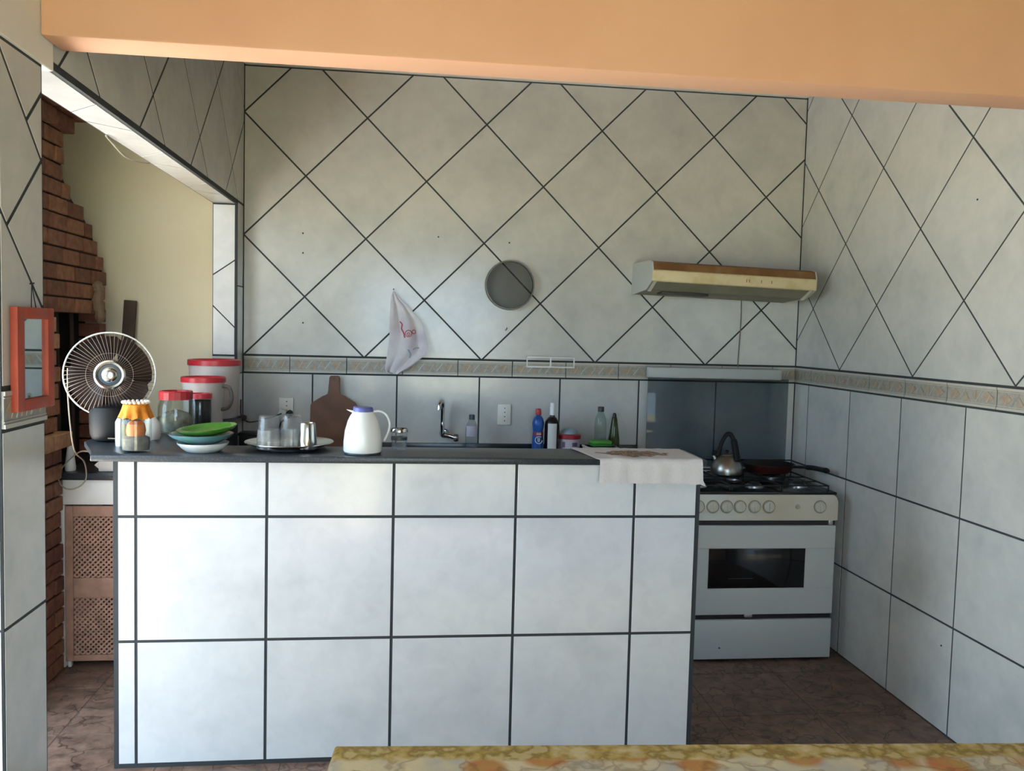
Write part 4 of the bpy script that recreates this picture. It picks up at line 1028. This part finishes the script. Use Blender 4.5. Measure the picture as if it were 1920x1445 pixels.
# frying pan
t = thing('frying_pan', 'dark frying pan with a red rim on the rear right burner', 'pan', (1.935, 4.385, .877))
obj('bowl', lathe(NB(), [(0, 0), (.1, 0), (.115, .006), (.138, .045), (.14, .047), (.137, .047), (.112, .01), (0, .005)], 44), mat('pan_black', '140F10', .45), t)
obj('red_coat', lathe(NB(), [(.1, -.0006), (.1156, .0055), (.1388, .0445), (.1386, .047), (.1378, .047), (.1152, .008), (.1, .001)], 44), mat('pan_red', '3C100E', .5), t)
obj('handle', tube(NB(), smooth_path([(.105, -.085, .04), (.14, -.15, .048), (.165, -.2, .052), (.185, -.31, .055)]), [.008]*7+[.0135]*10+[.015, .01], 10), M_BLACK, t)

# ------------------------------------------------------------------ framed mirror on the pillar
t = thing('framed_mirror', 'small mirror in a reddish orange wooden frame hanging on the left pillar', 'mirror', (XL, 2.108, 1.506))
hy, hz, fw = .098, .119, .036
M_FRM = mat('red_frame', 'A9452C', .55, noise=(12, '963A26', .4, .7))
for y0, y1, z0, z1 in ((-hy, -hy+fw, -hz, hz), (hy-fw, hy, -hz, hz), (-hy+fw, hy-fw, hz-fw*.75, hz), (-hy+fw, hy-fw, -hz, -hz+fw*.75)):
    obj('frame_strip', box(NB(), .003, .02, y0, y1, z0, z1, .002), M_FRM, t)
obj('mirror_glass', box(NB(), .004, .012, -hy+fw-.003, hy-fw+.003, -hz+.024, hz-.024), mat('mirror_silver', 'D8E0DE', .02, 1), t, smooth=False)
obj('hanger', tube(NB(), [(.008, .0, hz), (.004, .012, hz+.055), (.008, .024, hz)], .0012, 5), M_IRON, t)
obj('nail', tube(NB(), [(-.004, .012, hz+.055), (.01, .012, hz+.057)], .002, 6), M_IRON, t)

# loose cable under the lintel
pts = [Vector((-1.016, 2.98, 2.209)), Vector((-1.022, 3.08, 2.198)), Vector((-1.028, 3.2, 2.187)), Vector((-1.026, 3.32, 2.192)), Vector((-1.014, 3.44, 2.208))]
bm = tube(NB(), smooth_path(pts, 6), .003, 6)
tag(obj('loose_cable', bm, mat('pale_cable', '9A9484', .6)), 'thin pale cable sagging under the lintel of the opening', 'cable')

# ------------------------------------------------------------------ table with printed cloth
TA = math.atan2(-.079, 1.43)
tb = thing('dining_table', 'dining table under the yellow printed tablecloth in the foreground', 'table', (-.138, 1.69, 0), TA)
TW, TL = 1.6, .95
M_TW = mat('table_wood', '6E4A32', .5)
obj('tabletop', box(NB(), 0.006, TW, -TL, -.006, .725, .752, .004), M_TW, tb)
for x in (.08, TW-.08):
    for y in (-.08, -TL+.08): obj('leg', box(NB(), x-.03, x+.03, y-.03, y+.03, 0, .725, .004), M_TW, tb)
def tablecloth_mat():
    M = mat('printed_tablecloth', 'D8C27E', .85, bump=(120, .1)); nt = M.node_tree; b = nt.nodes['Principled BSDF']; L = nt.links.new
    N = nt.nodes.new
    tc = N('ShaderNodeTexCoord'); sx = N('ShaderNodeSeparateXYZ'); L(tc.outputs['Object'], sx.inputs[0])
    def ramp(stops, interp='LINEAR'):
        r = N('ShaderNodeValToRGB'); r.color_ramp.interpolation = interp
        while len(r.color_ramp.elements) < len(stops): r.color_ramp.elements.new(.5)
        for e, (p, c) in zip(r.color_ramp.elements, stops): e.position = p; e.color = lin(c)
        return r
    def noise(s, d=4):
        n = N('ShaderNodeTexNoise'); n.inputs['Scale'].default_value = s; n.inputs['Detail'].default_value = d; L(tc.outputs['Object'], n.inputs['Vector']); return n
    def mix(f, a, c):
        m_ = N('ShaderNodeMix'); m_.data_type = 'RGBA'; L(f, m_.inputs[0]); L(a, m_.inputs[6]); L(c, m_.inputs[7]); return m_.outputs[2]
    gold = ramp(((.34, 'D9CB98'), (.46, 'BFA55C'), (.54, '97803C'), (.62, 'CDBB84'))); L(noise(22, 6).outputs['Fac'], gold.inputs['Fac'])
    pale = ramp(((.35, 'E2D6AE'), (.55, 'D2CAB0'), (.7, 'C2C2BA'))); L(noise(14, 4).outputs['Fac'], pale.inputs['Fac'])
    fruit = ramp(((.35, 'C29038'), (.5, 'C86E2C'), (.65, 'B89038'))); L(noise(9, 3).outputs['Fac'], fruit.inputs['Fac'])
    twig = ramp(((.0, '6B4A20'), (1, '8A6428')))
    # far-edge band of gold
    e = N('ShaderNodeMath'); e.operation = 'ADD'; nb = noise(10, 3); sc_ = N('ShaderNodeMath'); sc_.operation = 'MULTIPLY'; sc_.inputs[1].default_value = .07
    L(nb.outputs['Fac'], sc_.inputs[0]); L(sx.outputs['Y'], e.inputs[0]); L(sc_.outputs[0], e.inputs[1])
    band = ramp(((.0, '000000'), (1, 'FFFFFF'))); mr = N('ShaderNodeMapRange'); mr.inputs[1].default_value = -.035; mr.inputs[2].default_value = -.022
    L(e.outputs[0], mr.inputs[0])
    # fruit blobs repeat along x
    mp = N('ShaderNodeVectorMath'); mp.operation = 'MULTIPLY'; mp.inputs[1].default_value = (7.5, 8.5, 6); L(tc.outputs['Object'], mp.inputs[0])
    v = N('ShaderNodeTexVoronoi'); v.inputs['Randomness'].default_value = .7; v.inputs['Scale'].default_value = 1; L(mp.outputs[0], v.inputs['Vector'])
    fm = ramp(((.26, 'F0F0F0'), (.40, '000000'))); L(v.outputs['Distance'], fm.inputs['Fac'])
    wv = N('ShaderNodeTexVoronoi'); wv.feature = 'DISTANCE_TO_EDGE'; wv.inputs['Scale'].default_value = 9
    nv = noise(6, 4); dm = N('ShaderNodeMix'); dm.data_type = 'VECTOR'; dm.inputs[0].default_value = .35; L(tc.outputs['Object'], dm.inputs[4]); L(nv.outputs['Color'], dm.inputs[5]); L(dm.outputs[1], wv.inputs['Vector'])
    tm = ramp(((.0, 'B8B8B8'), (.07, '000000'))); L(wv.outputs['Distance'], tm.inputs['Fac'])
    c1 = mix(fm.outputs['Color'], pale.outputs['Color'], fruit.outputs['Color'])
    c2 = mix(tm.outputs['Color'], c1, twig.outputs['Color'])
    c3 = mix(mr.outputs[0], c2, gold.outputs['Color'])
    L(c3, b.inputs['Base Color'])
    return M
bm = NB(); drop = .2; rr = .012
def sec(L_):          # arc-length parameter across an edge-to-edge section, returns list of (pos, z, hang)
    out = [( -.004, .755-drop, 1), (-.004, .755-drop*.5, .6), (-.004, .755-rr, .1)]
    for a in (30, 60, 90): out.append((-.004+rr*(1-math.cos(math.radians(a))), .755-rr+rr*math.sin(math.radians(a)), 0))
    n = 14
    for i in range(1, n): out.append((rr+(L_-2*rr)*i/n, .755, 0))
    m_ = [(L_-p, z, h) for p, z, h in out[:6]][::-1]
    return out + m_
SXs, SYs = sec(TW+.008), sec(TL+.008); g = []
for i, (x, zx, hx) in enumerate(SXs):
    row = []
    for j, (y, zy, hy_) in enumerate(SYs):
        z = min(zx, zy); 
        wx = .012*math.sin(y*23)*hx if hx else 0; wy = .012*math.sin(x*21)*hy_ if hy_ else 0
        ox = (-abs(wx)-.004*hx if x < .5 else abs(wx)+.004*hx); oy = (-abs(wy)-.004*hy_ if y < .5 else abs(wy)+.004*hy_)
        row.append(bm.verts.new((x+ox, -(y+oy), z)))
    g.append(row)
for a, b in zip(g, g[1:]):
    for j in range(len(a)-1): bm.faces.new((a[j], a[j+1], b[j+1], b[j]))
bmesh.ops.recalc_face_normals(bm, faces=bm.faces[:])
o = tag(obj('tablecloth', bm, tablecloth_mat(), angle=60), 'yellow and cream tablecloth printed with fruit and scrolls in the foreground', 'tablecloth')
o.location = (-.138, 1.69, .001); o.rotation_euler = (0, 0, TA)
